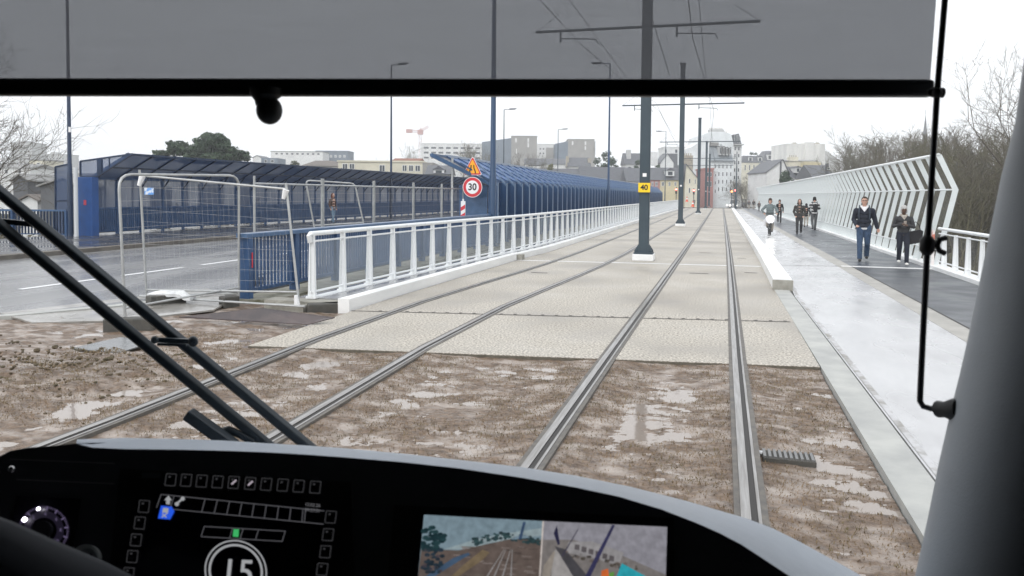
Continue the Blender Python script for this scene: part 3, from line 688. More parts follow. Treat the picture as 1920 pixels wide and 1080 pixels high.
m = MB(); m.box(p[0] - .08, p[0] + .08, 25, 25.04, .55, 1.62); m.tube([(p[0], 25.02, 1.62), (p[0], 25.02, 1.70)], .03, 6); bd = m.build('board', M_SWHITE, t)
for z in (.7, .98, 1.26):
    m = MB(); m.prism([(p[0] - .08, 24.994, z), (p[0] + .08, 24.994, z + .10), (p[0] + .08, 24.994, z + .24), (p[0] - .08, 24.994, z + .14)], (0, .005, 0)); m.build('red_stripe', M_RED, bd)
m = MB(); m.box(p[0] - .2, p[0] + .2, 24.8, 25.25, -.03, .10); m.box(p[0] - .03, p[0] + .03, 25, 25.04, .1, .55); m.build('foot', M_BLOCK, t)

# ================================================================== TEMPORARY MESH FENCES
def heras(label, BL, BR, TL, TR, rounded=.12, nw=9, vert=True, foot=(1, 1), r=.021, wr=.0016, group='temporary mesh fence panels', stub=.1):
    BL, BR, TL, TR = (np.array(p, float) for p in (BL, BR, TL, TR))
    t = thing('temporary_fence', label, 'fence panel', (BL + BR) / 2, group)
    def corner(a, c, b):
        d1 = (a - c) / np.linalg.norm(a - c); d2 = (b - c) / np.linalg.norm(b - c)
        p0, p2 = c + d1 * rounded, c + d2 * rounded
        return [p0 * (1 - s) ** 2 + 2 * c * s * (1 - s) + p2 * s * s for s in (0, .25, .5, .75, 1)]
    if rounded: pts = [BL] + corner(BL, TL, TR) + corner(TL, TR, BR) + [BR]
    else: pts = None
    m = MB()
    if pts: m.tube(pts, r, 8)
    else:
        m.tube([BL, TL + (TL - BL) / np.linalg.norm(TL - BL) * stub], r, 8); m.tube([BR, TR + (TR - BR) / np.linalg.norm(TR - BR) * stub], r, 8); m.tube([TL, TR], r * .9, 8)
    lo = .08; m.tube([BL + (TL - BL) * lo, BR + (TR - BR) * lo], r * .8, 8)
    m.build('tube_frame', M_GALV, t, smooth=True)
    m = MB()
    for k in range(1, nw + 1):
        s = lo + (1 - lo) * k / (nw + 1); m.tube([BL + (TL - BL) * s, BR + (TR - BR) * s], wr * 1.1, 4)
    if vert:
        n = int(np.linalg.norm(BR - BL) / .11)
        for k in range(1, n): m.tube([BL + (BR - BL) * k / n + ((TL - BL) * (1 - k / n) + (TR - BR) * k / n) * lo, TL + (TR - TL) * k / n], wr * .45, 3)
    m.build('wire_mesh', M_WIRE, t)
    for f_, P_ in zip(foot, (BL, BR)):
        if f_:
            d = BR - BL; d[2] = 0; d /= np.linalg.norm(d); q = np.array([-d[1], d[0], 0])
            m = MB(); m.frame_box(P_ + (0, 0, .02), d * .33 + q * .12, q * .11, (0, 0, .075)); m.build('foot_block', M_BLOCK, t, bevel=.02)
    return t, BL, BR, TL, TR
t, *_ = heras('round-cornered wire fence panel standing over the mud, nearest the wipers', (-8.34, 9.0, .0), (-8.02, 11.25, .05), (-8.43, 9.0, 2.13), (-8.04, 11.3, 2.17), .22, foot=(0, 0))
t, a, b, c, d = heras('crooked wire fence panel sagging towards the white railing, blue tag at its top', (-9.68, 10.95, -.03), (-6.54, 10.75, .12), (-9.8, 10.95, 2.16), (-6.82, 10.85, 1.94), 0, foot=(0, 0))
q0, q1 = at(273, 352, 10.93), at(290, 365, 10.93)
m = MB(); m.box(q0[0], q1[0], 10.90, 10.915, q1[2], q0[2]); m.build('blue_tag', mat('tag_blue', (.12, .32, .72), .4, c2=(.65, .72, .82), sc=14, lo=.5, hi=.56), t)
for p_, q_ in (((-9.78, 10.9, 1.98), (-9.72, 10.93, 2.16)), ((-6.86, 10.82, 1.78), (-6.81, 10.82, 1.93))):
    m = MB(); m.tube([p_, q_], [.03, .055], 8); m.build('clamp', M_SWHITE, t)
m = MB(); m.tube([(-6.55, 10.72, .06), (-6.56, 10.7, .22)], [.05, .03], 8); m.build('foot_clamp', M_SWHITE, t)
m = MB(); m.tube([g(262, 555, .03), g(572, 575, .08)], .02, 8); props(m.build('fallen_rail', M_GALV), 'loose grey tube lying across the ground under the crooked fence panel', 'tube')
m = MB(); m.tube([g(290, 560, .03), g(440, 545, .03)], .02, 8); props(m.build('fallen_rail', M_GALV), 'loose grey tube lying towards the end of the blue balustrade', 'tube')
def block(x0, y0, x1, y1, h, label):
    a, b = g(x0, y0, 0), g(x1, y1, 0); d = (b - a) / 2; L = np.linalg.norm(d); q = np.array([-d[1], d[0], 0]) / L * .11
    m = MB(); m.frame_box((a + b) / 2 + q + (0, 0, h / 2 - .05), d, q, (0, 0, h / 2 + .05)); props(m.build('rubber_block', M_BLOCK, bevel=.02), label, 'rubber block', 'rubber fence blocks')
block(192, 615, 288, 613, .12, 'long rubber fence block on the mud between the wiper arms')
block(420, 572, 450, 569, .13, 'small rubber block at the foot of the blue balustrade end post')
block(578, 583, 640, 580, .10, 'rubber block leaning by the raw concrete end of the white railing')
block(283, 572, 350, 565, .14, 'dark rubber block lying under the white sack')
ye = [13.4, 16.2, 19.0, 21.8, 24.3, 26.6]
names = ['behind the blue balustrade end post', 'second of the row, behind the pale walker', 'third of the row along the road edge', 'fourth of the row, before the lane beacon', 'last of the row, crossing the speed limit disc']
for k in range(5):
    X = -9.2
    heras('upright wire fence panel, ' + names[k], (X, ye[k] + .04, 0), (X, ye[k + 1] - .04, 0), (X, ye[k] + .04, 2.06), (X, ye[k + 1] - .04, 2.06), 0, vert=(k < 3), foot=(1, 0), stub=.16, r=.024)
heras('tilted round-cornered wire panel leaning behind the row of fence panels', at(590, 430, 20.5), at(683, 424, 21.5), at(573, 338, 20.3), at(665, 344, 21.3), .15, nw=4, vert=False, foot=(0, 0), r=.026)

# ================================================================== BITS ON THE GROUND
m = MB(); pl = [g(335, 598, -.01), g(490, 581, .16), g(628, 599, .06), g(578, 612, -.02)]
m.prism([p_ + (0, 0, .02) for p_ in pl], (0, 0, .012)); props(m.build('steel_plate', mat('rusty_wet_plate', (.075, .052, .05), .2, c2=(.04, .03, .032), sc=3, rough2=.06, spec=.8)), 'buckled brown steel plate lying on the mud before the white railing', 'metal plate')
m = MB(); pl = [g(135, 655, -.02), g(222, 664, -.02), g(292, 641, -.02), g(225, 634, -.02)]
m.prism(pl, (0, 0, .015)); props(m.build('manhole_cover', mat('grey_cover', (.17, .175, .18), .4, c2=(.12, .125, .13), sc=12, rough2=.2)), 'flat grey cover plate in the mud between the wiper arms', 'manhole cover')
m = MB(); pl = [g(0, 586, .0), g(390, 540, .0), g(440, 560, 0), g(400, 580, 0), g(230, 600, -.03), g(60, 604, -.03)]
m.prism([p_ + (0, 0, -.03) for p_ in pl], (0, 0, .026)); struct('concrete_apron', m, mat('wet_apron', (.36, .35, .33), .3, c2=(.22, .21, .19), sc=2.2, rough2=.12, bump=.1))
c = g(322, 556, .1); m = MB(); rows = []
for i in range(9):
    u = i / 8 * 2 - 1; rows.append([c + RH * (u * .36) + FH * (v * .13) + np.array([0, 0, .045 * (1 - u ** 4) * (1 - v ** 2) + .06 + .03 * mn.noise(Vector((u * 3, v * 3, 2))) - .06 * (u > .5)]) for v in np.linspace(-1, 1, 7)])
m.grid(rows); rows2 = [[p_ - np.array([0, 0, .05]) for p_ in r_] for r_ in rows]; m.grid(rows2)
for rr in (0, -1): m.grid([rows[rr], rows2[rr]])
m.grid([[r_[0] for r_ in rows], [r_[0] for r_ in rows2]]); m.grid([[r_[-1] for r_ in rows], [r_[-1] for r_ in rows2]])
props(m.build('sack', mat('white_sack', (.75, .76, .76), .6, c2=(.55, .56, .57), sc=8), smooth=True), 'flattened white plastic sack lying over a rubber block by the road', 'sack')
t = thing('track_box', 'small ribbed grey box fixed beside the tram rail in the mud', 'track box', (.55, 5.82, -.05))
m = MB(); m.box(.36, .73, 5.72, 5.90, -.10, -.022); m.build('case', M_BLOCK, t, bevel=.006)
for k in range(9): pass
m = MB()
for k in range(10): m.box(.365 + k * .037, .365 + k * .037 + .02, 5.725, 5.895, -.022, -.010)
m.build('rib', mat('box_ribs', (.15, .15, .15), .4), t)
m = MB(); m.tube([(.31, 5.84, -.03), (.37, 5.84, -.03)], .018, 6); m.build('cable_stub', mat('white_plastic', (.62, .64, .66), .5), t)
# ================================================================== TRAM CAB (the camera sits in it)
M_CBLACK = mat('cab_black_plastic', (.036, .039, .048), .42, bump=.15, bsc=800); M_CGREY = mat('cab_dark_grey', (.055, .058, .066), .5)
M_HOOD = mat('dashboard_grey', (.44, .50, .58), .34, c2=(.40, .46, .54), sc=60, bump=.12, bsc=900)
M_PILLAR = mat('pillar_grey', (.36, .385, .41), .5, bump=.1, bsc=700)
M_SEAL = mat('rubber_seal', (.006, .006, .006), .6); M_ROD = mat('black_rod', (.006, .007, .012), .35)
M_WIPER = mat('wiper_black', (.042, .056, .070), .42, c2=(.030, .042, .052), sc=30)
tram = thing('tram', 'tram driver\'s cab around the viewer, with dashboard, sun blind, pillar and wipers', 'tram', (-.5, 1.0, 0))
def cl(a, b, c): return EYE + RH * a + FH * b + UP * c          # cab frame: across, ahead, up from the eye
# shell: roof, rear wall, sides, floor, nose
def cbox(a0, a1, b0, b1, c0, c1, nm, m_):
    m = MB(); m.frame_box(cl((a0 + a1) / 2, (b0 + b1) / 2, (c0 + c1) / 2), RH * (a1 - a0) / 2, FH * (b1 - b0) / 2, UP * (c1 - c0) / 2); return m.build(nm, m_, tram)
cbox(-1.30, .98, -1.2, 1.02, .55, .62, 'roof', M_CGREY)
cbox(-1.30, .98, -1.25, -1.2, -1.5, .62, 'rear_wall', M_CGREY)
cbox(-1.36, -1.30, -1.2, 1.05, -1.5, .62, 'side_wall', M_CGREY)
cbox(.98, 1.04, -1.2, .82, -1.5, .62, 'side_wall', M_CGREY)
cbox(-1.30, .98, -1.2, 1.0, -1.55, -1.5, 'floor', M_CGREY)
cbox(-1.30, .98, 1.02, 1.10, -1.75, -.66, 'nose', M_CGREY)
# windscreen
m = MB(); m.quad(cl(-1.30, 1.04, .56), cl(.72, 1.0, .56), cl(.66, 1.08, -.56), cl(-1.30, 1.08, -.56))
glass = bpy.data.materials.new('clear_glass'); glass.use_nodes = True; gt = glass.node_tree; gt.nodes.remove(gt.nodes['Principled BSDF'])
tb_ = gt.nodes.new('ShaderNodeBsdfTransparent'); tb_.inputs[0].default_value = (.95, .955, .955, 1); gt.links.new(tb_.outputs[0], gt.nodes['Material Output'].inputs['Surface'])
m.build('windscreen', glass, tram)
# --- dashboard face: one tilted plane; points on it are found along the sight lines
D0, D1 = cp(640, 857, .74), cp(640, 1080, .685); DN = np.cross(RH, D1 - D0); DN /= np.linalg.norm(DN); DN = DN if DN @ FH < 0 else -DN
def dp(x, y, off=0.):
    d = ray(x, y); q = D0 + DN * off; return EYE + d * (((q - EYE) @ DN) / (d @ DN))
lip = [(-140, 930), (-60, 880), (0, 855), (20, 845), (55, 839), (100, 836), (143, 832), (173, 839), (233, 842), (333, 843), (420, 845), (500, 848), (570, 852), (640, 857), (750, 866), (860, 878), (980, 896), (1080, 914), (1160, 931), (1240, 955), (1307, 981), (1350, 1000), (1390, 1021), (1477, 1078), (1560, 1135), (1640, 1195)]
face = lip + [(1640, 1500), (-140, 1500)]
m = MB(); m.prism([dp(x, y) for x, y in face][::-1], -DN * .04); m.build('dashboard', M_CBLACK, tram)
dash = children(tram)[-1]; dash = bpy.data.objects['dashboard']
# hood: from the lip forward to the far edge
lo_ = [(143, 832), (173, 839), (233, 842), (333, 843), (420, 845), (500, 848), (570, 852), (640, 857), (750, 866), (860, 878), (980, 896), (1080, 914), (1160, 931), (1240, 955), (1307, 981), (1350, 1000), (1390, 1021), (1477, 1078), (1560, 1135), (1640, 1195)]
hi_ = [(146, 826), (170, 823), (233, 821), (333, 823), (420, 826), (500, 831), (570, 835), (640, 840), (750, 850), (860, 862), (980, 876), (1080, 892), (1180, 912), (1290, 940), (1400, 972), (1450, 991), (1500, 1016), (1590, 1065), (1680, 1118), (1760, 1170)]
rows = [[], [], [], [], [], []]
for (x, y), (x2, y2) in zip(lo_, hi_):
    p = dp(x, y); q = cp(x2, y2, .74 + .20)
    rows[0].append(p - UP * .012 + FH * .002); rows[1].append(p + UP * .000); rows[2].append(p * .94 + q * .06 + UP * .0015); rows[3].append(p * .5 + q * .5 + UP * .003); rows[4].append(q); rows[5].append(q - UP * .25 + FH * .03)
m = MB(); m.grid(rows); m.build('dashboard_hood', M_HOOD, tram, smooth=True, fixn=False)
# black top of the dashboard left of the hood
lo2 = [(-140, 930), (-60, 880), (0, 855), (20, 845), (55, 839), (100, 836), (146, 831)]
m = MB(); m.grid([[dp(x, y) for x, y in lo2], [dp(x, y) + FH * .16 - UP * .052 for x, y in lo2], [dp(x, y) + FH * .18 - UP * .3 for x, y in lo2]]); m.build('dashboard_top', M_CBLACK, tram, smooth=True, fixn=False)
# --- things drawn on the face
M_DK = mat('panel_line', (.25, .25, .26), .4); M_LCD = mat('lcd_dark', (.004, .005, .012), .12)
def em(name, c, s): return mat(name, (.0, .0, .0), .5, emit=c, es=s)
E_LINE = em('lcd_line', (.5, .5, .55), .13); E_TXT = em('lcd_text', (.8, .82, .85), .33); E_BLUE = em('lcd_blue', (.02, .10, .75), .75); E_GRN = em('lcd_green', (.06, .55, .16), .6); E_DIM = em('key_legend', (.6, .6, .65), .05)
E_LED = em('led_white', (.9, .85, 1.), 6.); E_GAU = em('gauge_glow', (.42, .34, .62), .22); E_GAUD = em('gauge_dim', (.3, .26, .45), .085)
def dpoly(m, pts, off): m.quad(*[dp(x, y, off) for x, y in pts])
def dline(m, a, b, w, off):
    a, b = np.array(a, float), np.array(b, float); d = b - a; n = np.array([-d[1], d[0]]) / (np.linalg.norm(d) + 1e-9) * w / 2
    dpoly(m, [a + n, b + n, b - n, a - n], off)
# left trim panel, knob
m = MB()
for a, b in (((18, 861), (215, 869)), ((30, 899), (215, 907))): dline(m, a, b, 1.6, .001)
m.build('panel_line', M_DK, dash)
m = MB(); c = dp(22, 880, .006); m.ball(c, .0036, 10, 8); m.build('button', mat('chrome', (.55, .55, .55), .25, .9), dash, smooth=True)
# round brake gauge
gc = (82, 994)
m = MB(); m.quad(*[dp(x, y, .0015) for x, y in ((30, 930), (152, 935), (135, 1052), (12, 1045))]); gz = m.build('gauge_plate', mat('gauge_black', (.008, .008, .012), .25), dash)
def ell(r, a, cx=gc[0], cy=gc[1]): return (cx + r * math.cos(R(a)) * 1.02, cy + r * math.sin(R(a)) * .98)
m = MB()
for k in range(46):
    a = 178 + k * 5
    if k % 5 == 0: dline(m, ell(38, a), ell(46, a), 2.6, .003)
    else: dline(m, ell(42, a), ell(46, a), 1.2, .003)
m.build('gauge_scale', E_GAU, gz)
m = MB()
for k in range(36): dpoly(m, [ell(24, 170 + k * 6.6), ell(37, 170 + k * 6.6), ell(37, 176.6 + k * 6.6), ell(24, 176.6 + k * 6.6)], .0025)
m.build('gauge_face', em('gauge_face', (.16, .13, .26), .05), gz)
for i, (a, s) in enumerate(((232, '2'), (275, '4'), (318, '6'), (0, '8'), (42, '10'))):
    vs, fs = text_mesh(s, 9); q = ell(31, a); m = MB(); m.add([dp(q[0] + v[0], q[1] - v[1], .0035) for v in vs], fs); m.build('lettering', E_GAU, gz, fixn=False)
m = MB(); m.prism([dp(*ell(18, 12 * k), .003) for k in range(30)], DN * .004); m.build('gauge_hub', M_CBLACK, gz)
m = MB(); dline(m, (44, 999), (60, 1000), 4, .006); m.build('needle', E_TXT, gz)
for q in ((46, 974), (72, 954)):
    m = MB(); m.ball(dp(q[0], q[1], .006), .0022 if q[0] == 46 else .0016, 8, 6); m.build('gauge_lamp', E_LED, gz)
# horn button
m = MB(); m.prism([dp(*ell(25, 12 * k, 166, 1046), .001) for k in range(30)], DN * .006); hb = m.build('horn_button', mat('button_grey', (.42, .44, .44), .4), dash)
m = MB(); m.prism([dp(*ell(18, 12 * k, 166, 1046), .007) for k in range(30)], DN * .002); m.build('button_cap', mat('button_grey_dark', (.22, .25, .26), .4), hb)
m = MB(); dpoly(m, [(158, 1048), (162, 1043), (166, 1044), (170, 1036), (174, 1042), (170, 1055), (165, 1052)], .0095); m.build('horn_sign', M_CBLACK, hb)
# main display: affine pixel map  (u right 0..1, v down)
Q = lambda u, v: (302 + 306 * u - 52 * v * (1 - u) + -8 * v * u, 927 + 31 * u + 150 * v)
m = MB(); m.prism([dp(x, y, -.002) for x, y in ((228, 880), (660, 905), (668, 1160), (200, 1160))], DN * .004); bez = m.build('display_bezel', mat('bezel_black', (.008, .008, .010), .4), dash)
m = MB(); dpoly(m, [Q(-.02, -.02), Q(1.02, -.02), Q(1.02, 1.5), Q(-.02, 1.5)], .003); lcd = m.build('display', M_LCD, dash)
m = MB()
w = 1.5
dline(m, Q(0, .0), Q(1, .0), w, .004); dline(m, Q(.03, .165), Q(1, .165), w, .004)
for u in (.0, .08, .27, .345, .42, .495, .57, .645, .72, .795, .87, .885): dline(m, Q(u, 0), Q(u, .165), w, .004)
B0 = lambda u, v: (383 + 152 * u - 6 * v, 987 + 9 * u + 19 * v)
for a, b in (((0, 0), (1, 0)), ((0, 1), (1, 1)), ((0, 0), (0, 1)), ((1, 0), (1, 1)), ((.35, 0), (.35, 1)), ((.48, 0), (.48, 1)), ((.67, 0), (.67, 1))): dline(m, B0(*a), B0(*b), w, .004)
m.build('display_grid', E_LINE, lcd)
m = MB(); cx_, cy_ = 442, 1071
for k in range(60):
    for r0, r1 in ((47, 51), (56, 58.5)):
        e_ = lambda r, a: (cx_ + r * math.cos(R(a)), cy_ + r * math.sin(R(a)) + .05 * r * math.cos(R(a)))
        dpoly(m, [e_(r0, 6 * k), e_(r1, 6 * k), e_(r1, 6 * k + 6), e_(r0, 6 * k + 6)], .004)
m.build('speed_ring', E_TXT, lcd)
vs, fs = text_mesh('15', 64, .4); m = MB(); m.add([dp(445 + v[0] * .98 + .10 * v[1], 1074 - v[1] + .05 * v[0], .0045) for v in vs], fs); m.build('lettering', E_TXT, lcd, fixn=False)
for s_, yy_ in (('12.02.26', 947), ('09:27:31', 957)):
    vs, fs = text_mesh(s_, 8.5); m = MB(); m.add([dp(586 + v[0], yy_ - v[1] + .09 * v[0], .0045) for v in vs], fs); m.build('lettering', em('lcd_small', (.7, .7, .75), .16), lcd, fixn=False)
m = MB(); dpoly(m, [(302, 948), (322, 950), (327, 959), (319, 974), (296, 972)], .0045); m.build('tram_symbol', E_BLUE, lcd)
m = MB(); dpoly(m, [(306, 952), (316, 953), (315, 962), (304, 961)], .0052); dline(m, (303, 970), (314, 962), 2, .0052); dline(m, (304, 963), (312, 970), 2, .0052); m.build('tram_glyph', E_TXT, lcd)
m = MB(); dpoly(m, [(311, 945), (312, 938), (308, 938), (316, 929), (322, 938), (319, 938), (318, 946)], .0045); m.build('arrow_symbol', E_TXT, lcd)
m = MB(); dline(m, (332, 944), (342, 935), 3.4, .0045); dpoly(m, [ell(4, 45 * k, 331.5, 945) for k in range(8)], .0047); dpoly(m, [ell(4, 45 * k, 342.5, 935) for k in range(8)], .0047); m.build('spanner_symbol', E_TXT, lcd)
m = MB(); dpoly(m, [(438, 992), (448, 992.5), (447, 1007), (436.5, 1006)], .0046); gk = m.build('green_symbol', E_GRN, lcd)
def key(x, y, w=19, h=22, icon=None):
    m = MB(); sk_ = -.13
    c4 = [(x - w / 2 - sk_ * h / 2, y - h / 2), (x + w / 2 - sk_ * h / 2, y - h / 2 + 1), (x + w / 2 + sk_ * h / 2, y + h / 2 + 1), (x - w / 2 + sk_ * h / 2, y + h / 2)]
    m.prism([dp(px_, py_, .003) for px_, py_ in c4], DN * .0015); k_ = m.build('key', mat('key_black', (.014, .014, .017), .35), bez)
    m = MB()
    for i in range(4): dline(m, c4[i], c4[(i + 1) % 4], 1.5, .005)
    dline(m, (x - 4, y - 5), (x, y - 5), 3, .005); m.build('key_outline', E_DIM, k_)
    if icon: m = MB(); dline(m, (x - 4, y + 4), (x + 5, y - 4), 3.2, .0055); m.build('key_icon', em('icon_glow', (.8, .7, .8), .4), k_)
for i, (x, y) in enumerate(((320, 899), (349, 900), (378, 901.5), (408, 903), (438, 904), (469, 906), (499, 907.5), (530, 909), (560, 911), (591, 913))): key(x, y, icon=i in (4, 5))
for x, y in ((270, 949), (262, 980), (255, 1012), (248, 1043), (241, 1075)): key(x, y)
for x, y in ((620, 969), (615, 1002), (610, 1034), (604, 1067)): key(x, y)
m = MB(); dpoly(m, [(266, 886), (302, 887), (301, 897), (265, 896)], .003); m.build('label_strip', mat('label_strip', (.045, .055, .065), .5), bez)
# camera display: two live pictures side by side
m = MB(); m.prism([dp(x, y, -.002) for x, y in ((740, 948), (1262, 972), (1262, 1170), (720, 1170))], DN * .004); m.build('display_bezel', mat('bezel_black', (.008, .008, .010), .4), dash)
cam_s = MB(); mats_s = []
def sp(pts, c, s=1., off=.003):
    k = em('picture_%02d' % len(mats_s), c, s * .72); mats_s.append(k); kt = k.node_tree
    tc_ = kt.nodes.new('ShaderNodeTexCoord'); n_ = kt.nodes.new('ShaderNodeTexNoise'); n_.inputs['Scale'].default_value = 170; n_.inputs['Detail'].default_value = 4; kt.links.new(tc_.outputs['Object'], n_.inputs[0])
    r_ = kt.nodes.new('ShaderNodeMapRange'); r_.inputs[1].default_value = .3; r_.inputs[2].default_value = .7; r_.inputs[3].default_value = .62; r_.inputs[4].default_value = .88; kt.links.new(n_.outputs[0], r_.inputs[0]); kt.links.new(r_.outputs[0], kt.nodes['Principled BSDF'].inputs['Emission Strength']); cam_s.mat(len(mats_s) - 1); dpoly(cam_s, pts, off)
L_, Rr, b_ = 795, 1018, 1090
sp([(795, 965), (1018, 977), (1011, b_), (783, b_)], (.17, .235, .275))
sp([(832, 1030), (890, 1012), (950, 1000), (1016, 990), (1015, 1004), (930, 1016), (870, 1030)], (.25, .31, .33), 1, .0032)
sp([(791, 1020), (810, 1030), (860, 1032), (905, 1022), (960, 1010), (1016, 1012), (1011, b_), (783, b_)], (.11, .085, .075), 1, .0033)
for k in range(46):
    y = 1024 + (k / 46) ** 1.4 * 62; x = rng.uniform(850, 1005); w = rng.uniform(6, 20)
    sp([(x, y), (x + w, y + 1), (x + w * .8, y + 2.5), (x - 3, y + 2)], rng.choice([(.17, .14, .13), (.07, .055, .05), (.20, .165, .155), (.12, .10, .085)]), 1, .0034)
sp([(846, b_), (905, 1050), (918, 1036), (905, 1030), (868, 1060), (836, b_)], (.16, .12, .075), 1, .0035)
sp([(800, b_), (870, 1046), (882, 1040), (878, 1036), (850, 1046), (783, b_)], (.05, .085, .14), 1, .0036)
for x0, x1 in ((906, 945), (921, 948), (938, 957), (956, 960)): sp([(x0, b_), (x0 + 3, b_), (x1 + 1, 1030), (x1, 1030)], (.26, .25, .25), 1, .0036)
for k in range(70):
    a = rng.uniform(0, 6.28); q = math.sqrt(rng.random()); x = 808 + 28 * q * math.cos(a); y = 1010 + 22 * q * math.sin(a); r = rng.uniform(3, 7)
    if x < 793: continue
    sp([(x + r * math.cos(t), y + .7 * r * math.sin(t)) for t in (0, 1, 2.1, 3.1, 4.2, 5.2)], rng.choice([(.014, .036, .042), (.02, .05, .056), (.010, .026, .032)]), 1, .0037)
for k in range(50):
    x = rng.uniform(792, 830); y = rng.uniform(1030, 1075); r = rng.uniform(3, 6)
    sp([(x + r * math.cos(t), y + .7 * r * math.sin(t)) for t in (0, 1, 2.1, 3.1, 4.2, 5.2)], rng.choice([(.02, .035, .05), (.015, .025, .035), (.06, .05, .06)]), 1, .0037)
for k in range(90):
    x = rng.uniform(885, 1012); y = 1015 - 12 * math.sin((x - 885) / 128 * 3.1) * (1 if x < 955 else .8) - rng.uniform(-8, 4); r = rng.uniform(2.5, 5.5)
    sp([(x + r * math.cos(t), y + .7 * r * math.sin(t)) for t in (0, 1.3, 2.5, 3.8, 5.1)], rng.choice([(.025, .05, .055), (.035, .07, .075), (.02, .035, .04)]), 1, .0037)
sp([(972, 1012), (978, 1010), (986, 979), (981, 978)], (.04, .07, .13), 1, .0039); sp([(958, 1012), (995, 1008), (985, 1003), (968, 1005)], (.16, .22, .27), 1, .0038)
sp([(1019, 977), (1251, 988), (1248, b_), (1012, b_)], (.24, .235, .265), 1, .003)
sp([(1018, 1012), (1075, 1012), (1140, 1030), (1249, 1078), (1248, b_), (1013, b_)], (.17, .155, .15), 1, .0032)
sp([(1066, 1016), (1110, 1015), (1170, 1036), (1160, 1060), (1110, 1046), (1060, 1036)], (.26, .25, .255), 1, .0033)
for k in range(6): sp([(1078 + k * 13, 1020 + k * 4.2), (1087 + k * 13, 1022 + k * 4.2), (1086 + k * 13, 1032 + k * 4.2), (1077 + k * 13, 1030 + k * 4.2)], (.10, .09, .095), 1, .0034)
sp([(1040, 1024), (1060, 1030), (1110, 1090), (1080, 1090)], (.06, .058, .065), 1, .0035); sp([(1020, 1060), (1038, 1034), (1041, 1034), (1030, b_), (1014, b_)], (.26, .23, .20), 1, .0035)
sp([(1034, 1040), (1042, 1030), (1098, b_), (1034, b_)], (.30, .285, .28), 1, .0034)
sp([(1038, 1000), (1044, 985), (1050, 1020), (1046, 1022)], (.02, .02, .05), 1, .0037); sp([(1053, 1042), (1084, 991), (1085, 992), (1055, 1044)], (.05, .045, .07), 1, .0037)
sp([(1092, b_), (1148, 984), (1153, 985), (1103, b_)], (.035, .035, .085), 1, .0038)
for k in range(40):
    x = rng.uniform(1060, 1200); y = 1036 + (x - 1060) * .22 + rng.uniform(-4, 7); r = rng.uniform(2, 5)
    sp([(x + r * math.cos(t), y + .7 * r * math.sin(t)) for t in (0, 1.3, 2.5, 3.8, 5.1)], rng.choice([(.07, .06, .05), (.05, .045, .045), (.13, .11, .10)]), 1, .0036)
sp([(1152, b_), (1166, 1056), (1210, 1080), (1205, b_)], (.025, .30, .36), 1, .0039); sp([(1128, 1070), (1140, 1066), (1142, 1082), (1127, 1084)], (.55, .12, .03), 1, .0039); sp([(1143, 1074), (1152, 1072), (1150, 1086), (1140, 1088)], (.10, .26, .05), 1, .0039)
sp([(1017, 977), (1020, 977), (1013, b_), (1010, b_)], (.5, .45, .42), 1, .004)
cam_s.build('camera_display', mats_s, dash, fixn=False)
# dark padded armrest at the driver's side
m = MB(); m.tube([cp(-160, 1010, .52), cp(-40, 1062, .52), cp(50, 1110, .53), cp(140, 1140, .55), cp(260, 1180, .58)], [.030, .033, .036, .035, .03], 14); m.build('armrest', mat('armrest_cloth', (.010, .013, .020), .85), tram, smooth=True)

# --- sun blind
BB = .86
m = MB(); rows = []
tl, tr_, bl, br = cp(-60, -60, BB), cp(1760, -60, BB), cp(-60, 152, BB), cp(1744, 152, BB)
n_ = 14
rows = [[a + (b - a) * k / n_ for k in range(n_ + 1)] for a, b in ((tl, tr_), (bl, br))]
m.grid(rows)
M_BLIND = bpy.data.materials.new('blind_mesh_fabric'); M_BLIND.use_nodes = True; t_ = M_BLIND.node_tree; bs = t_.nodes['Principled BSDF']
bs.inputs['Base Color'].default_value = (.05, .052, .055, 1); bs.inputs['Roughness'].default_value = .9
tr0 = t_.nodes.new('ShaderNodeBsdfTransparent'); tl0 = t_.nodes.new('ShaderNodeBsdfTranslucent'); tl0.inputs[0].default_value = (.16, .16, .17, 1)
tc = t_.nodes.new('ShaderNodeTexCoord'); mp = t_.nodes.new('ShaderNodeMapping'); mp.inputs['Scale'].default_value = (9, 9, 260); t_.links.new(tc.outputs['Object'], mp.inputs[0])
nz = t_.nodes.new('ShaderNodeTexNoise'); nz.inputs['Scale'].default_value = 1.; nz.inputs['Detail'].default_value = 3; t_.links.new(mp.outputs[0], nz.inputs[0])
cr = t_.nodes.new('ShaderNodeMix'); cr.data_type = 'RGBA'; cr.inputs[6].default_value = (.095, .098, .103, 1); cr.inputs[7].default_value = (.130, .134, .140, 1); t_.links.new(nz.outputs[0], cr.inputs[0]); t_.links.new(cr.outputs[2], tr0.inputs[0])
a1 = t_.nodes.new('ShaderNodeAddShader'); m1 = t_.nodes.new('ShaderNodeMixShader'); m1.inputs[0].default_value = .5
t_.links.new(bs.outputs[0], m1.inputs[1]); t_.links.new(tl0.outputs[0], m1.inputs[2])
t_.links.new(tr0.outputs[0], a1.inputs[0]); t_.links.new(m1.outputs[0], a1.inputs[1]); t_.links.new(a1.outputs[0], t_.nodes['Material Output'].inputs['Surface'])
m.build('sun_blind', M_BLIND, tram, fixn=False); blind = bpy.data.objects['sun_blind']
m = MB(); a, b = cp(-60, 163.5, BB - .01), cp(1747, 166, BB - .01); m.bar(a, b, .016, .0195, UP); bar_ = m.build('hem_bar', mat('black_bar', (.012, .012, .015), .38), blind, bevel=.004)
m = MB(); a = cp(499, 172, BB - .02); m.tube([a + UP * .004, a - UP * .004, a - UP * .009, a - UP * .013 + RH * .001], [.018, .0175, .0125, .0125], 14); m.ball(cp(505, 207, BB - .02), (.0145, .0145, .0158), 16, 10); m.build('pull_knob', M_SEAL, blind, smooth=True)
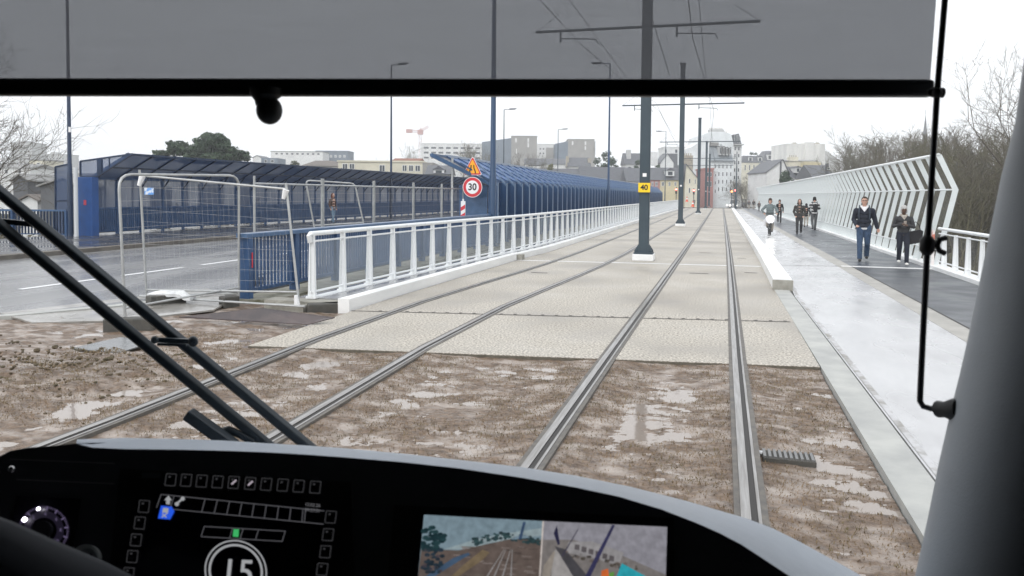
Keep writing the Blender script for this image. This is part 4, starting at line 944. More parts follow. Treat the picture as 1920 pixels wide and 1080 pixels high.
# guide rod of the blind
m = MB(); pts = [cp(1775, -40, .80), cp(1757, 175, .80), cp(1748, 320, .80), cp(1739, 460, .80), cp(1731, 620, .80), cp(1725.5, 735, .80), cp(1725, 752, .798), cp(1731, 762, .795), cp(1745, 766, .79), cp(1772, 768, .775)]
m.tube(pts, .0031, 10); rod = m.build('guide_rod', M_ROD, tram, smooth=True)
m = MB(); m.tube([cp(1738, 173, .80), cp(1748, 173, .80), cp(1768, 174, .80)], [.002, .0055, .0055], 12); m.ball(cp(1757, 174, .795), .0055, 10, 6); m.build('guide_ring', M_SEAL, rod, smooth=True)
m = MB(); m.tube([cp(1740, 442, .797), cp(1739, 450, .797), cp(1738, 470, .797), cp(1738, 478, .797)], [.004, .0075, .0075, .004], 10); m.tube([cp(1738, 461, .795), cp(1758, 460, .795)], .003, 8)
m.tube([cp(1774, 446, .795), cp(1762, 449, .795), cp(1757, 460, .795), cp(1761, 470, .795), cp(1772, 475, .795)], .0030, 8); m.build('rod_catch', M_SEAL, rod, smooth=True)
m = MB(); m.tube([cp(1755, 767, .787), cp(1760, 767, .785), cp(1772, 768, .776), cp(1790, 769, .765), cp(1800, 769, .76)], [.005, .009, .008, .012, .012], 12); m.build('rod_mount', M_SEAL, rod, smooth=True)
# --- windscreen pillar
edge = [(1932, -40), (1918, 100), (1903, 217), (1877, 327), (1860, 420), (1843, 510), (1815, 660), (1800, 733), (1787, 790), (1760, 920), (1740, 1030), (1730, 1080), (1716, 1150)]
rows = []
def pxx(p): d = p - EYE; return CX + F * (d @ CR) / (d @ CF)
prof = [(.07 * (1 - math.cos(R(a_))), .038 - .07 * math.sin(R(a_))) for a_ in range(-70, 81, 10)] + [(.075, -.030), (.085, -.02)]
esh = []
for x, y in edge:
    p = cp(x, y, .70); sh_ = 0.
    for _ in range(4): sh_ += (x - min(pxx(p + RH * (a_ + sh_) + FH * b2) for a_, b2 in prof)) / F * .70
    esh.append(sh_); rows.append([p + RH * (a_ + sh_) + FH * b2 for a_, b2 in prof])
m = MB(); m.grid(rows); m.build('windscreen_pillar', M_PILLAR, tram, smooth=True, fixn=False); pil = bpy.data.objects['windscreen_pillar']
m = MB(); m.grid([[cp(x, y, .70) + RH * (a_ + sh_) + FH * b2 for a_, b2 in ((.072, -.030), (.073, -.037), (.090, -.037), (.092, .02))] for (x, y), sh_ in zip(edge, esh)]); m.build('rubber_seal', M_SEAL, pil, smooth=True, fixn=False)
m = MB(); m.grid([[cp(x, y, .70) + RH * (a_ + sh_) + FH * b2 for a_, b2 in ((.090, -.030), (.16, -.032), (.32, -.05))] for (x, y), sh_ in zip(edge, esh)]); m.build('side_panel', M_CGREY, pil, smooth=True, fixn=False)
# --- wipers outside the glass
WB = 1.15
wt = []
def arm(p, q, w, nm='wiper_arm', taper=1.):
    m = MB(); a, b = cp(*p, WB), cp(*q, WB + .02); d = b - a; d /= np.linalg.norm(d); s = np.cross(d, FH); s /= np.linalg.norm(s); u = np.cross(s, d)
    m.prism([a - s * w - u * .006, a + s * w - u * .006, a + s * w * .55 - u * .016, a - s * w * .4 - u * .016], b - a); return m.build(nm, M_WIPER, tram, bevel=.002)
a1_ = arm((-70, 298), (600, 851), .0105); a2_ = arm((-60, 368), (525, 849), .0105)
m = MB(); m.bar(cp(-20, 412, WB), cp(66, 421, WB), .008, .007, FH); m.build('wiper_link', M_WIPER, tram)
m = MB(); m.bar(cp(288, 637, WB - .015), cp(366, 640, WB - .015), .007, .006, FH); m.bar(cp(296, 645, WB - .012), cp(350, 647, WB - .012), .004, .005, FH); m.ball(cp(362, 640, WB - .02), (.0085, .006, .0085), 10, 6); m.ball(cp(290, 637, WB - .02), (.006, .005, .006), 10, 6); m.build('wiper_link', M_WIPER, tram, smooth=True)
m = MB(); a, b = cp(352, 775, WB - .02), cp(440, 838, WB - .02); m.bar(a, b, .017, .02, FH); m.tube([cp(412, 812, WB), cp(428, 806, WB), cp(450, 815, WB), cp(475, 830, WB)], [.008, .007, .006, .006], 8); m.build('wiper_blade_holder', M_WIPER, tram, bevel=.003)
m = MB(); m.bar(cp(360, 790, WB - .025), cp(440, 850, WB - .025), .006, .006, FH); m.build('wiper_rubber', M_SEAL, tram)
# ================================================================== TOWN BEHIND: buildings
def wallm(nm, c, v=.82): return mat(nm, c, .8, c2=tuple(x * v for x in c), sc=.35, detail=8, bump=0)
W_WHITE = wallm('white_render', (.76, .765, .76)); W_CREAM = wallm('cream_render', (.70, .665, .54)); W_PALE = wallm('pale_grey_render', (.52, .525, .52)); W_YEL = wallm('yellow_render', (.62, .55, .36))
W_PINK = wallm('pink_render', (.42, .20, .18)); W_GREY = wallm('grey_brick', (.33, .32, .305)); W_DGREY = wallm('dark_grey_cladding', (.115, .12, .13)); W_BLUEG = wallm('blue_grey_cladding', (.16, .20, .25))
W_LBLUE = wallm('pale_blue_render', (.76, .79, .80)); W_STAIN = mat('stained_white_render', (.74, .735, .705), .8, c2=(.54, .54, .52), sc=.35, stretch=(1, 1, .12), lo=.45, hi=.75)
R_SLATE = M_SLATE; R_RED = wallm('red_roof_tile', (.26, .11, .07)); R_BROWN = wallm('brown_roof', (.17, .15, .135)); R_FLAT = wallm('roof_felt', (.30, .30, .295)); R_ZINC = wallm('zinc_roof', (.30, .33, .355)); W_CHIM = wallm('chimney_brick', (.42, .38, .31))
class House:
    """a building whose front lies at distance D facing the viewer's side; sizes are read in photo pixels at that distance"""
    def __init__(s, name, label, x0, x1, ytop, D, depth, m, rot=0., zb=None, cat='building', ybase=None, group=None, body=True):
        s.k = D / F; s.D = D; c = cp((x0 + x1) / 2, 362, D); s.cx = (x0 + x1) / 2; s.c = c; s.rot = rot
        s.w = (x1 - x0) * s.k / math.cos(R(rot)); s.depth = depth
        a = R(rot); s.U = RH * math.cos(a) + FH * math.sin(a); s.V = FH * math.cos(a) - RH * math.sin(a)
        s.zt = cp(s.cx, ytop, D)[2]; s.zb = zb if zb is not None else min(terrain(c[0], c[1]), terrain(*(c + s.V * depth)[:2])) - .5
        s.t = thing(name, label, cat, (c[0], c[1], s.zb), group); s.m = m
        if body:
            b = MB(); b.frame_box(c + s.V * depth / 2 * 1 + UP * ((s.zt + s.zb) / 2 - c[2]), s.U * s.w / 2, s.V * depth / 2, UP * (s.zt - s.zb) / 2); b.build('wall', m, s.t)
    def P(s, u, v, z):          # u in metres from the centre of the front, v into depth, z world
        q = s.c + s.U * u + s.V * v; q = q.copy(); q[2] = z; return q
    def u(s, x): return (x - s.cx) * s.k / math.cos(R(s.rot))
    def z(s, y): return cp(s.cx, y, s.D)[2]
    def block(s, x0, x1, y0, y1, m, nm, v0=-.02, v1=None, par=None):
        v1 = s.depth if v1 is None else v1; b = MB(); u0, u1, z0, z1 = s.u(x0), s.u(x1), s.z(y1), s.z(y0)
        c = s.P((u0 + u1) / 2, (v0 + v1) / 2, (z0 + z1) / 2); b.frame_box(c, s.U * (u1 - u0) / 2, s.V * (v1 - v0) / 2, UP * (z1 - z0) / 2); return b.build(nm, m, par or s.t)
    def flat(s, m=None, over=.15, h=.35, par=None):
        b = MB(); b.frame_box(s.P(0, s.depth / 2, s.zt + h / 2), s.U * (s.w / 2 + over), s.V * (s.depth / 2 + over), UP * h / 2); return b.build('roof', m or R_FLAT, par or s.t)
    def gable_side(s, hpx, m=R_SLATE, over=.3):         # ridge parallel to the front
        h = hpx * s.k; w = s.w / 2 + over; d = s.depth; b = MB(); z = s.zt
        b.prism([s.P(-w, -over, z - .05), s.P(-w, d / 2, z + h), s.P(-w, d + over, z - .05)], s.U * 2 * w); return b.build('roof', m, s.t)
    def gable_front(s, hpx, m=R_SLATE, over=.25, apex=0.):   # ridge into depth; the front gable is wall
        h = hpx * s.k; w = s.w / 2; z = s.zt; b = MB(); b.prism([s.P(-w, 0, z - .01), s.P(apex * w, 0, z + h), s.P(w, 0, z - .01)], s.V * s.depth); b.build('gable', s.m, s.t)
        b = MB()
        for sg in (-1, 1):
            e = s.P(sg * (w + over), -over, z - over * h / w); r = s.P(apex * w, -over, z + h + .02); th = UP * .18
            b.prism([e + th * .2, r + th * .2, r + th, e + th], s.V * (s.depth + 2 * over))
        return b.build('roof', m, s.t)
    def hip(s, hpx, m=R_SLATE, inset=.3, over=.25):
        h = hpx * s.k; w = s.w / 2 + over; d = s.depth; b = MB(); z = s.zt; iu, iv = w * (1 - inset), d * (1 - inset) / 2
        lo = [s.P(-w, -over, z), s.P(w, -over, z), s.P(w, d + over, z), s.P(-w, d + over, z)]; hi = [s.P(-iu, d / 2 - iv, z + h), s.P(iu, d / 2 - iv, z + h), s.P(iu, d / 2 + iv, z + h), s.P(-iu, d / 2 + iv, z + h)]
        b.add(lo + hi, [(0, 1, 5, 4), (1, 2, 6, 5), (2, 3, 7, 6), (3, 0, 4, 7), (4, 5, 6, 7), (3, 2, 1, 0)]); return b.build('roof', m, s.t)
    def win(s, rects, fm=M_FRAMEW, gm=M_GLASS, side=0, bars=True, nm='window'):
        """rects in pixels (x0,x1,y0,y1); side=1: on the flank, x read as metres into depth"""
        for x0, x1, y0, y1 in rects:
            if side: a0, a1 = x0, x1; o = s.P(side * s.w / 2, 0, 0); A, N = s.V, s.U * side; z0, z1 = y0, y1
            else: a0, a1 = s.u(x0), s.u(x1); o = s.P(0, 0, 0); A, N = s.U, -s.V; z0, z1 = s.z(y1), s.z(y0)
            o = o.copy(); o[2] = 0
            c = o + A * (a0 + a1) / 2 + UP * (z0 + z1) / 2; hw, hh = (a1 - a0) / 2, (z1 - z0) / 2
            f = MB(); tw = min(.12 * min(hw, hh) + .04, .12)
            f.mat(0); f.frame_box(c + N * .02, A * hw, N * .03, UP * hh)
            f.mat(1); f.frame_box(c + N * .04, A * (hw - tw), N * .03, UP * (hh - tw))
            if bars:
                f.mat(0); f.frame_box(c + N * .06, A * .035, N * .03, UP * (hh - tw))
            f.build(nm, [fm, gm], s.t)
    def grid(s, x0, x1, y0, y1, nx, ny, fw=.5, fh=.6, **k):
        dx, dy = (x1 - x0) / nx, (y1 - y0) / ny
        s.win([(x0 + dx * (i + .5 - fw / 2), x0 + dx * (i + .5 + fw / 2), y0 + dy * (j + .5 - fh / 2), y0 + dy * (j + .5 + fh / 2)) for i in range(nx) for j in range(ny)], **k)
    def chimney(s, x0, x1, y0, y1, v=2., d=.9, m=W_CHIM, pots=0):
        c = s.block(x0, x1, y0, y1, m, 'chimney', v, v + d)
        if pots:
            b = MB()
            for i in range(pots):
                q = s.P(s.u(x0 + (x1 - x0) * (i + .5) / pots), v + d / 2, s.z(y0)); b.tube([q, q + UP * .5], .13, 6)
            b.build('chimney_pot', W_CHIM, c)
    def dormer(s, x0, x1, y0, y1, v0=.2, v1=3., m=W_WHITE, rm=R_SLATE):
        f = s.block(x0, x1, y0, y1, m, 'dormer', v0, v1); b = MB(); u0, u1 = s.u(x0), s.u(x1); zt = s.z(y0); h = (u1 - u0) * .38
        b.prism([s.P(u0 - .15, v0 - .15, zt), s.P((u0 + u1) / 2, v0 - .15, zt + h), s.P(u1 + .15, v0 - .15, zt)], s.V * (v1 - v0 + .15)); b.build('dormer_roof', rm, f)
        b = MB(); q = (u1 - u0) * .28; zc = (s.z(y0) + s.z(y1)) / 2; b.frame_box(s.P((u0 + u1) / 2, v0 - .03, zc), s.U * q, s.V * .03, UP * (s.z(y0) - s.z(y1)) * .32); b.build('window', M_GLASS, f)
H = House
# far left
h = H('tower_block', 'tall pale apartment tower behind the bare tree branches', 22, 60, 268, 420, 14, W_PALE, zb=-6); h.flat(); h.grid(24, 58, 272, 310, 5, 5, .45, .45, bars=False); h.block(30, 44, 263, 268, W_PALE, 'rooftop_box', 2, 8)
h = H('apartment_block', 'wide pale apartment block beside the lamp post with the white foot', 74, 124, 290, 460, 14, W_PALE, zb=-6); h.flat(); h.grid(76, 122, 293, 310, 8, 2, .5, .4, bars=False); h.block(92, 102, 285, 290, W_PALE, 'rooftop_box', 2, 8)
h = H('house', 'plain white house low among the bare tree twigs', -20, 57, 314, 170, 10, W_WHITE, zb=-6); h.gable_side(8, R_FLAT); h.win([(35, 41, 316, 325), (10, 16, 318, 326)], bars=False)
h = H('house', 'small cream house with two tall windows near the lamp post', 56, 84, 301, 210, 9, W_CREAM, zb=-6); h.flat(); h.win([(60, 63, 307, 324), (70, 76, 305, 324)], bars=False)
h = H('shed', 'dark grey gabled shed behind the low blue railing', 70, 152, 350, 62, 16, W_DGREY, zb=-3.5, rot=-14); h.gable_front(15, R_FLAT, apex=.35)
h = H('shed', 'smaller grey shed with one sloping roof beneath the bare branches', 25, 52, 338, 74, 14, W_DGREY, zb=-3.5); h.gable_front(9, R_FLAT, apex=.0)
h = H('shed', 'low shed with a long rusty brown roof between the grey sheds', 48, 104, 352, 84, 10, W_PALE, zb=-3.5); h.gable_side(20, wallm('rusty_roof', (.12, .085, .06)))
h = H('house', 'small white garden house half hidden by the wiper arm', 38, 70, 376, 66, 6, W_WHITE, zb=-3.5); h.gable_front(8, R_BROWN)
h = H('warehouse', 'long pale warehouse with dark bays seen through the blue mesh barrier', 150, 480, 333, 64, 14, W_PALE, zb=-1.5, rot=0); h.flat(R_FLAT, h=.3)
h.win([(196, 199, 336, 392), (247, 251, 336, 392), (282, 322, 350, 392), (345, 352, 336, 392), (372, 420, 345, 392), (440, 470, 350, 392)], gm=W_DGREY, fm=W_DGREY, bars=False, nm='bay')
h = H('warehouse', 'second pale warehouse with rows of shutters seen behind the mesh barrier', 505, 860, 345, 88, 14, W_GREY, zb=-1.5); h.flat(R_SLATE, h=.4)
h.win([(556, 575, 350, 386), (583, 603, 350, 386), (612, 624, 350, 386), (655, 668, 352, 386), (690, 700, 352, 380), (716, 728, 354, 378), (745, 756, 354, 378), (780, 790, 354, 378)], gm=W_PALE, fm=W_PALE, bars=False, nm='shutter')
# left centre
h = H('house', 'white-gabled house with grey cladding beside the pine crown', 474, 490, 296, 260, 10, W_WHITE, zb=-4); h.gable_front(4); h.block(490, 521, 296, 312, W_BLUEG, 'grey_wing', 0, 9); h.win([(496, 501, 299, 305), (508, 514, 299, 305)], bars=False)
h = H('office_block', 'long low white block with a band of small windows behind the palm', 508, 605, 285, 330, 12, W_WHITE, zb=-4); h.flat(); h.grid(514, 602, 286, 291, 9, 1, .5, .7, bars=False)
h = H('office_block', 'blue-grey flat block stepped above the long white block', 592, 653, 284, 345, 12, W_BLUEG, zb=-4); h.flat(W_BLUEG); h.grid(600, 650, 289, 297, 6, 1, .5, .6, bars=False, gm=W_PALE)
h = H('house', 'house with a brown hipped roof left of the cream building', 566, 634, 311, 150, 12, W_GREY, zb=-3); h.hip(11, R_BROWN, .55)
h = H('apartment_block', 'low cream flat-roofed building with square windows over the dark canopy', 634, 792, 304, 120, 14, W_CREAM, zb=-2); h.flat(W_CREAM, h=.25); h.block(660, 690, 301, 304, R_FLAT, 'rooftop_box', 3, 8)
h.win([(642, 652, 307, 318), (655, 665, 307, 318), (711, 722, 309, 322), (754, 763, 309, 321), (766, 775, 309, 321), (778, 788, 309, 321)])
h.block(792, 812, 304, 345, W_GREY, 'side_wing', 0, 12)
h = H('house', 'house showing only a strip of red tiled roof above the cream building', 737, 785, 301, 170, 10, W_CREAM, zb=-2); h.gable_side(6, R_RED)
h = H('house', 'little grey house with a white dormer under the tip of the blue canopy', 800, 842, 326, 105, 8, W_GREY, zb=-2); h.gable_side(18); h.dormer(812, 832, 318, 326, .3, 4)
h = H('hospital', 'long white hospital slab with ribbon windows behind the crane', 788, 905, 270, 400, 16, W_WHITE, zb=-2); h.flat(W_WHITE); h.grid(792, 902, 274, 281, 8, 1, .7, .6, bars=False); h.grid(792, 902, 283, 290, 8, 1, .7, .6, bars=False); h.grid(792, 902, 292, 300, 8, 1, .7, .5, bars=False)
def modern(label, x0, x1, y0, xs, ys, wins, D=350):
    h = H('apartment_block', label, x0, x1, y0, D, 18, W_GREY, zb=-2); h.flat(W_GREY); h.win(wins, bars=False, gm=W_WHITE)
    b = MB(); u0, u1 = h.u(xs), h.u(x0); b.prism([h.P(u0, 0, h.zb), h.P(u1, 0, h.zb), h.P(u1, 0, h.z(y0 + 3)), h.P(u0, 0, h.z(ys))], h.V * 14); b.build('sloping_wing', W_BLUEG, h.t); return h
modern('tall grey brick block with paired slit windows left of the white facade', 958, 1006, 256, 903, 267, [(965, 968, 259, 267), (988, 991, 259, 267), (988, 991, 268, 276), (967, 969, 279, 288)])
h = modern('grey brick block with slit windows above the slate roofs and dark pine', 1064, 1113, 262, 1040, 270, [(1071, 1074, 265, 272), (1095, 1098, 265, 272), (1095, 1098, 274, 281)]); h.block(1113, 1116, 264, 330, W_PALE, 'side_wall', 2, 15)
h = H('apartment_block', 'white block with dark bays between the two grey brick blocks', 1007, 1062, 271, 380, 12, W_WHITE, zb=-2); h.flat(W_WHITE); h.grid(1009, 1040, 275, 292, 5, 2, .5, .4, bars=False); h.block(1023, 1038, 277, 300, W_GREY, 'bay', -.3, 4)
# slate roofs
h = H('house', 'broad house with a big slate roof and chimney stub under the grey brick block', 1066, 1106, 312, 220, 10, W_PALE, zb=0); h.gable_side(18); h.chimney(1062, 1067, 292, 312, 2, 2); h.chimney(1103, 1109, 296, 312, 2, 2)
h = H('house', 'house with a long slate roof over a white band, behind the finned barrier', 985, 1064, 308, 230, 10, W_WHITE, zb=0); h.gable_side(12); h.win([(990, 1020, 309, 312)], bars=False)
h = H('terrace_house', 'terrace house with slate roof and skylight near the slim lamp post', 1000, 1090, 345, 170, 9, W_CREAM, zb=-1); h.gable_side(30); h.win([(1024, 1030, 318, 321)], bars=False)
h = H('terrace_house', 'slate-roofed terrace house with one white dormer behind the dark lamp post', 1090, 1175, 342, 170, 9, W_CREAM, zb=-1); h.gable_side(30); h.dormer(1172, 1188, 318, 327, .2, 5)
h = H('terrace_house', 'slate-roofed terrace house next to the yellow-plated pole', 1176, 1216, 340, 165, 9, W_PALE, zb=-1); h.gable_side(26); h.win([(1184, 1188, 344, 350), (1196, 1200, 344, 350)])
h = H('house', 'grey gabled house with pale chimney just behind the yellow-plated pole', 1172, 1204, 308, 230, 9, W_PALE, zb=-1); h.gable_side(22); h.chimney(1176, 1184, 280, 300, 2, 2, W_PALE)
h = H('terrace_house', 'pink terrace house under a slate roof between two poles', 1219, 1237, 337, 150, 9, W_PINK, zb=-1); h.gable_side(24); h.win([(1228, 1233, 341, 349), (1221, 1225, 341, 349)])
h = H('terrace_house', 'yellow terrace house with a white dormer between two poles', 1237, 1275, 337, 150, 9, W_YEL, zb=-1); h.gable_side(24); h.dormer(1249, 1264, 320, 330, .2, 5); h.win([(1240, 1245, 341, 349), (1253, 1257, 341, 349), (1264, 1268, 341, 349)])
h = H('house', 'white gabled house with slate roof rising behind the pink terrace', 1238, 1262, 305, 210, 9, W_WHITE, zb=-1); h.gable_front(16); h.chimney(1224, 1235, 284, 310, 2, 2, W_WHITE)
h = H('house', 'white flat-topped house with two dark windows behind the second pole', 1244, 1290, 277, 250, 10, W_WHITE, zb=-1); h.flat(W_WHITE); h.win([(1245, 1249, 280, 287), (1264, 1269, 280, 287)], bars=False); h.block(1240, 1286, 289, 320, R_SLATE, 'slate_wing', -3, 0)
h = H('house', 'cream gabled house with a steep grey roof left of the third pole', 1284, 1310, 336, 150, 10, W_CREAM, zb=-1, rot=0); h.gable_front(27, apex=-.9); h.win([(1291, 1294, 335, 344), (1302, 1304, 336, 345), (1291, 1294, 352, 362)], bars=False); h.chimney(1288, 1305, 290, 330, 3, 2, W_CHIM, 4)
# tall white building
h = H('apartment_house', 'tall white apartment house with blank gable and mansard dormers', 1314, 1373, 268, 190, 16, W_LBLUE, zb=-1)
b = MB(); b.prism([h.P(h.u(1314), 0, h.z(268)), h.P(h.u(1318), 0, h.z(252)), h.P(h.u(1330), 0, h.z(247)), h.P(h.u(1356), 0, h.z(247)), h.P(h.u(1369), 0, h.z(252)), h.P(h.u(1373), 0, h.z(268))], h.V * 16); b.build('gable', W_LBLUE, h.t)
h.chimney(1330, 1356, 242, 248, .5, 2, W_PALE, 7); h.chimney(1356, 1374, 246, 252, 5, 2, W_PALE, 5)
b = MB(); b.frame_box(h.P(h.u(1381), 8, (h.z(270) + h.zb) / 2), h.U * (16 * h.k / 2), h.V * 8, UP * (h.z(270) - h.zb) / 2); b.build('street_front', W_WHITE, h.t)
b = MB(); b.prism([h.P(h.u(1373), 0, h.z(270)), h.P(h.u(1373), 0, h.z(252)), h.P(h.u(1383), 0, h.z(250)), h.P(h.u(1388.5), 0, h.z(270))], h.V * 16); b.build('mansard_roof', R_SLATE, h.t)
h.win([(1375, 1378, 252, 266), (1380, 1382, 253, 267), (1384, 1386, 256, 268)], bars=False); h.win([(x, x + 3, y, y + 7) for y in (275, 288, 301, 315, 329, 343) for x in (1375, 1382)], bars=False)
h.block(1373, 1391, 270, 272, W_PALE, 'cornice', -1, 16)
h = H('apartment_house', 'lower white apartment house with slate mansard and five dormers', 1328, 1374, 302, 178, 12, W_LBLUE, zb=-1)
b = MB(); b.prism([h.P(h.u(1328), 0, h.z(302)), h.P(h.u(1330), 3, h.z(268)), h.P(h.u(1374), 3, h.z(276)), h.P(h.u(1374), 0, h.z(302))], h.V * 8); b.build('mansard_roof', R_ZINC, h.t)
for k in range(4): h.dormer(1347 + k * 6.2, 1350.4 + k * 6.2, 274 + k * 1.2, 291, -.3, 3, W_PALE)
b = h.block(1328, 1350, 266, 272, W_GREY, 'chimney', 2, 4); h.grid(1336, 1373, 305, 362, 5, 4, .34, .55, bars=False); h.block(1327, 1375, 300, 302.5, R_ZINC, 'cornice', -.6, 1)
b = MB(); b.prism([h.P(h.u(1285), 0, h.zb), h.P(h.u(1328), 0, h.zb), h.P(h.u(1328), 0, h.z(268)), h.P(h.u(1312), 0, h.z(265)), h.P(h.u(1296), 0, h.z(276)), h.P(h.u(1285), 0, h.z(280))], h.V * 9); b.build('side_wing', W_LBLUE, h.t)
h = H('terrace_house', 'narrow red-fronted house behind the fourth pole', 1322, 1337, 318, 160, 8, W_PINK, zb=-1); h.flat(W_PINK); h.win([(1325, 1328, 323, 331), (1331, 1334, 323, 331), (1325, 1328, 340, 350), (1331, 1334, 340, 350)], bars=False)
h = H('terrace_house', 'narrow pale blue house front next to the red-fronted one', 1337, 1346, 322, 162, 8, W_LBLUE, zb=-1); h.flat(W_LBLUE); h.win([(1340, 1342, 326, 331), (1340, 1342, 340, 346), (1340, 1342, 355, 362)], bars=False)
# houses up the hill beyond the crossing
h = H('house', 'cream house with slate mansard and two dormers above the street trees', 1390, 1434, 305, 300, 10, W_CREAM, zb=0); h.hip(13, R_SLATE, .25); h.dormer(1402, 1410, 295, 303, .2, 4); h.dormer(1420, 1428, 295, 303, .2, 4); h.grid(1392, 1433, 307, 322, 5, 1, .3, .7, bars=False)
h = H('house', 'large house with steep slate roof left of the white square block', 1430, 1464, 302, 300, 12, W_CREAM, zb=0); h.hip(20, R_SLATE, .6); h.dormer(1438, 1446, 290, 300, .2, 4); h.grid(1436, 1462, 305, 316, 4, 1, .3, .7, bars=False)
h = H('apartment_block', 'big square block of stained white blank walls above the barrier', 1473, 1545, 271, 270, 16, W_STAIN, zb=0); h.flat(W_STAIN, .05, .3); h.block(1506, 1522, 267, 310, W_STAIN, 'stair_tower', -1, 3); h.chimney(1493, 1500, 267, 271, 4, 2, W_CHIM, 3); h.chimney(1537, 1543, 266, 271, 4, 2, W_CHIM, 2)
b = MB(); b.prism([h.P(h.u(1545), 0, h.z(282)), h.P(h.u(1574), 0, h.z(300)), h.P(h.u(1574), 0, h.z(330)), h.P(h.u(1545), 0, h.z(330))], h.V * 12); b.build('side_wing', W_PALE, h.t)
h = H('house', 'cream stepped house with chimneys under the square white block', 1478, 1534, 302, 200, 10, W_CREAM, zb=0); h.gable_side(4, R_FLAT); h.chimney(1482, 1498, 294, 302, 1, 2, W_CREAM, 4); h.win([(1519, 1524, 325, 333)], bars=False); h.block(1500, 1532, 305, 345, W_YEL, 'wing', -2, 0)
h = H('house', 'white gabled house with a slate roof behind the dark conifer', 1437, 1476, 322, 150, 12, W_WHITE, zb=-.5, rot=0); h.gable_front(22, apex=.5); h.block(1461, 1464, 303, 350, R_SLATE, 'dark_downpipe', -.1, .05)
h = H('house', 'white house with slate roof and two dormers behind the barrier top rail', 1476, 1520, 333, 155, 9, W_WHITE, zb=-.5); h.gable_side(22); h.dormer(1492, 1500, 314, 324, .2, 4); h.win([(1485, 1489, 336, 344), (1500, 1504, 336, 344)], bars=False)
h = H('house', 'house with a dark slate roof and one skylight at the edge of the wood', 1526, 1564, 334, 140, 9, W_CREAM, zb=-.5); h.gable_side(26); h.block(1552, 1557, 306, 330, R_SLATE, 'pole_chimney', 1, 1.4); h.win([(1550, 1555, 314, 318)], bars=False)
# church spire
q = cp(1732, 330, 420); t = thing('church', 'slender grey church spire rising over the bare wood', 'church', (q[0], q[1], 0))
s_ = 420 / F; m = MB(); z = lambda y: cp(1732, y, 420)[2]
m.frame_box((q[0], q[1], (z(283) - 2) / 2), RH * 8 * s_, FH * 8 * s_, UP * (z(283) + 2) / 2); m.build('tower', W_GREY, t)
m = MB(); m.add([q + RH * s_ * 7 * math.cos(a) + FH * s_ * 7 * math.sin(a) + UP * (z(283) - q[2]) for a in [k * math.pi / 4 for k in range(8)]] + [q + UP * (z(214) - q[2])], [(k, (k + 1) % 8, 8) for k in range(8)]); m.build('spire', R_SLATE, t)
m = MB(); m.tube([q + UP * (z(214.5) - q[2]), q + UP * (z(206) - q[2])], .12, 5); m.build('cross', R_SLATE, t)
for sx in (-1, 1):
    m = MB(); c_ = q + RH * s_ * 7 * sx; m.add([c_ + RH * .7 * math.cos(a) + FH * .7 * math.sin(a) + UP * (z(283) - q[2]) for a in (0, 1.57, 3.14, 4.71)] + [c_ + UP * (z(268) - q[2])], [(k, (k + 1) % 4, 4) for k in range(4)]); m.build('pinnacle', R_SLATE, t)
# tower crane
q = cp(788, 330, 500); t = thing('tower_crane', 'haze-paled red tower crane over the white hospital slab', 'crane', (q[0], q[1], 0)); s_ = 500 / F
M_CR = mat('hazed_crane_red', (.50, .27, .25), .6); z = lambda y: cp(788, y, 500)[2]  # red lightened so that distant haze is part of the colour
def lattice(m, a, b, w, n):
    a, b = np.array(a), np.array(b); d = (b - a) / np.linalg.norm(b - a); s = np.cross(d, FH); s /= np.linalg.norm(s)
    for sg in (-1, 1): m.bar(a + s * w * sg, b + s * w * sg, .3, .3, FH)
    for k in range(n):
        p0, p1 = a + (b - a) * k / n, a + (b - a) * (k + 1) / n; e = 1 if k % 2 else -1; m.bar(p0 + s * w * e, p1 - s * w * e, .22, .22, FH)
m = MB(); lattice(m, (q[0], q[1], 0), (q[0], q[1], z(250)), .9, 18); m.build('mast', mat('crane_white', (.6, .45, .43), .6), t)
m = MB(); lattice(m, q + UP * (z(247) - q[2]) - RH * s_ * 3, q + UP * (z(237) - q[2]) + RH * s_ * 15, .7, 9); m.build('jib', M_CR, t)
m = MB(); lattice(m, q + UP * (z(247) - q[2]), q + UP * (z(245) - q[2]) - RH * s_ * 24, .7, 8); m.frame_box(q + UP * (z(246) - q[2]) - RH * s_ * 21, RH * 2, FH * 1, UP * 1.2); m.build('counter_jib', M_CR, t)
m = MB(); m.frame_box(q + UP * (z(248) - q[2]), RH * 1.8, FH * 1.5, UP * 1.5); m.tube([q + UP * (z(247) - q[2]), q + UP * (z(239) - q[2])], .3, 5); m.build('cabin', M_CR, t)

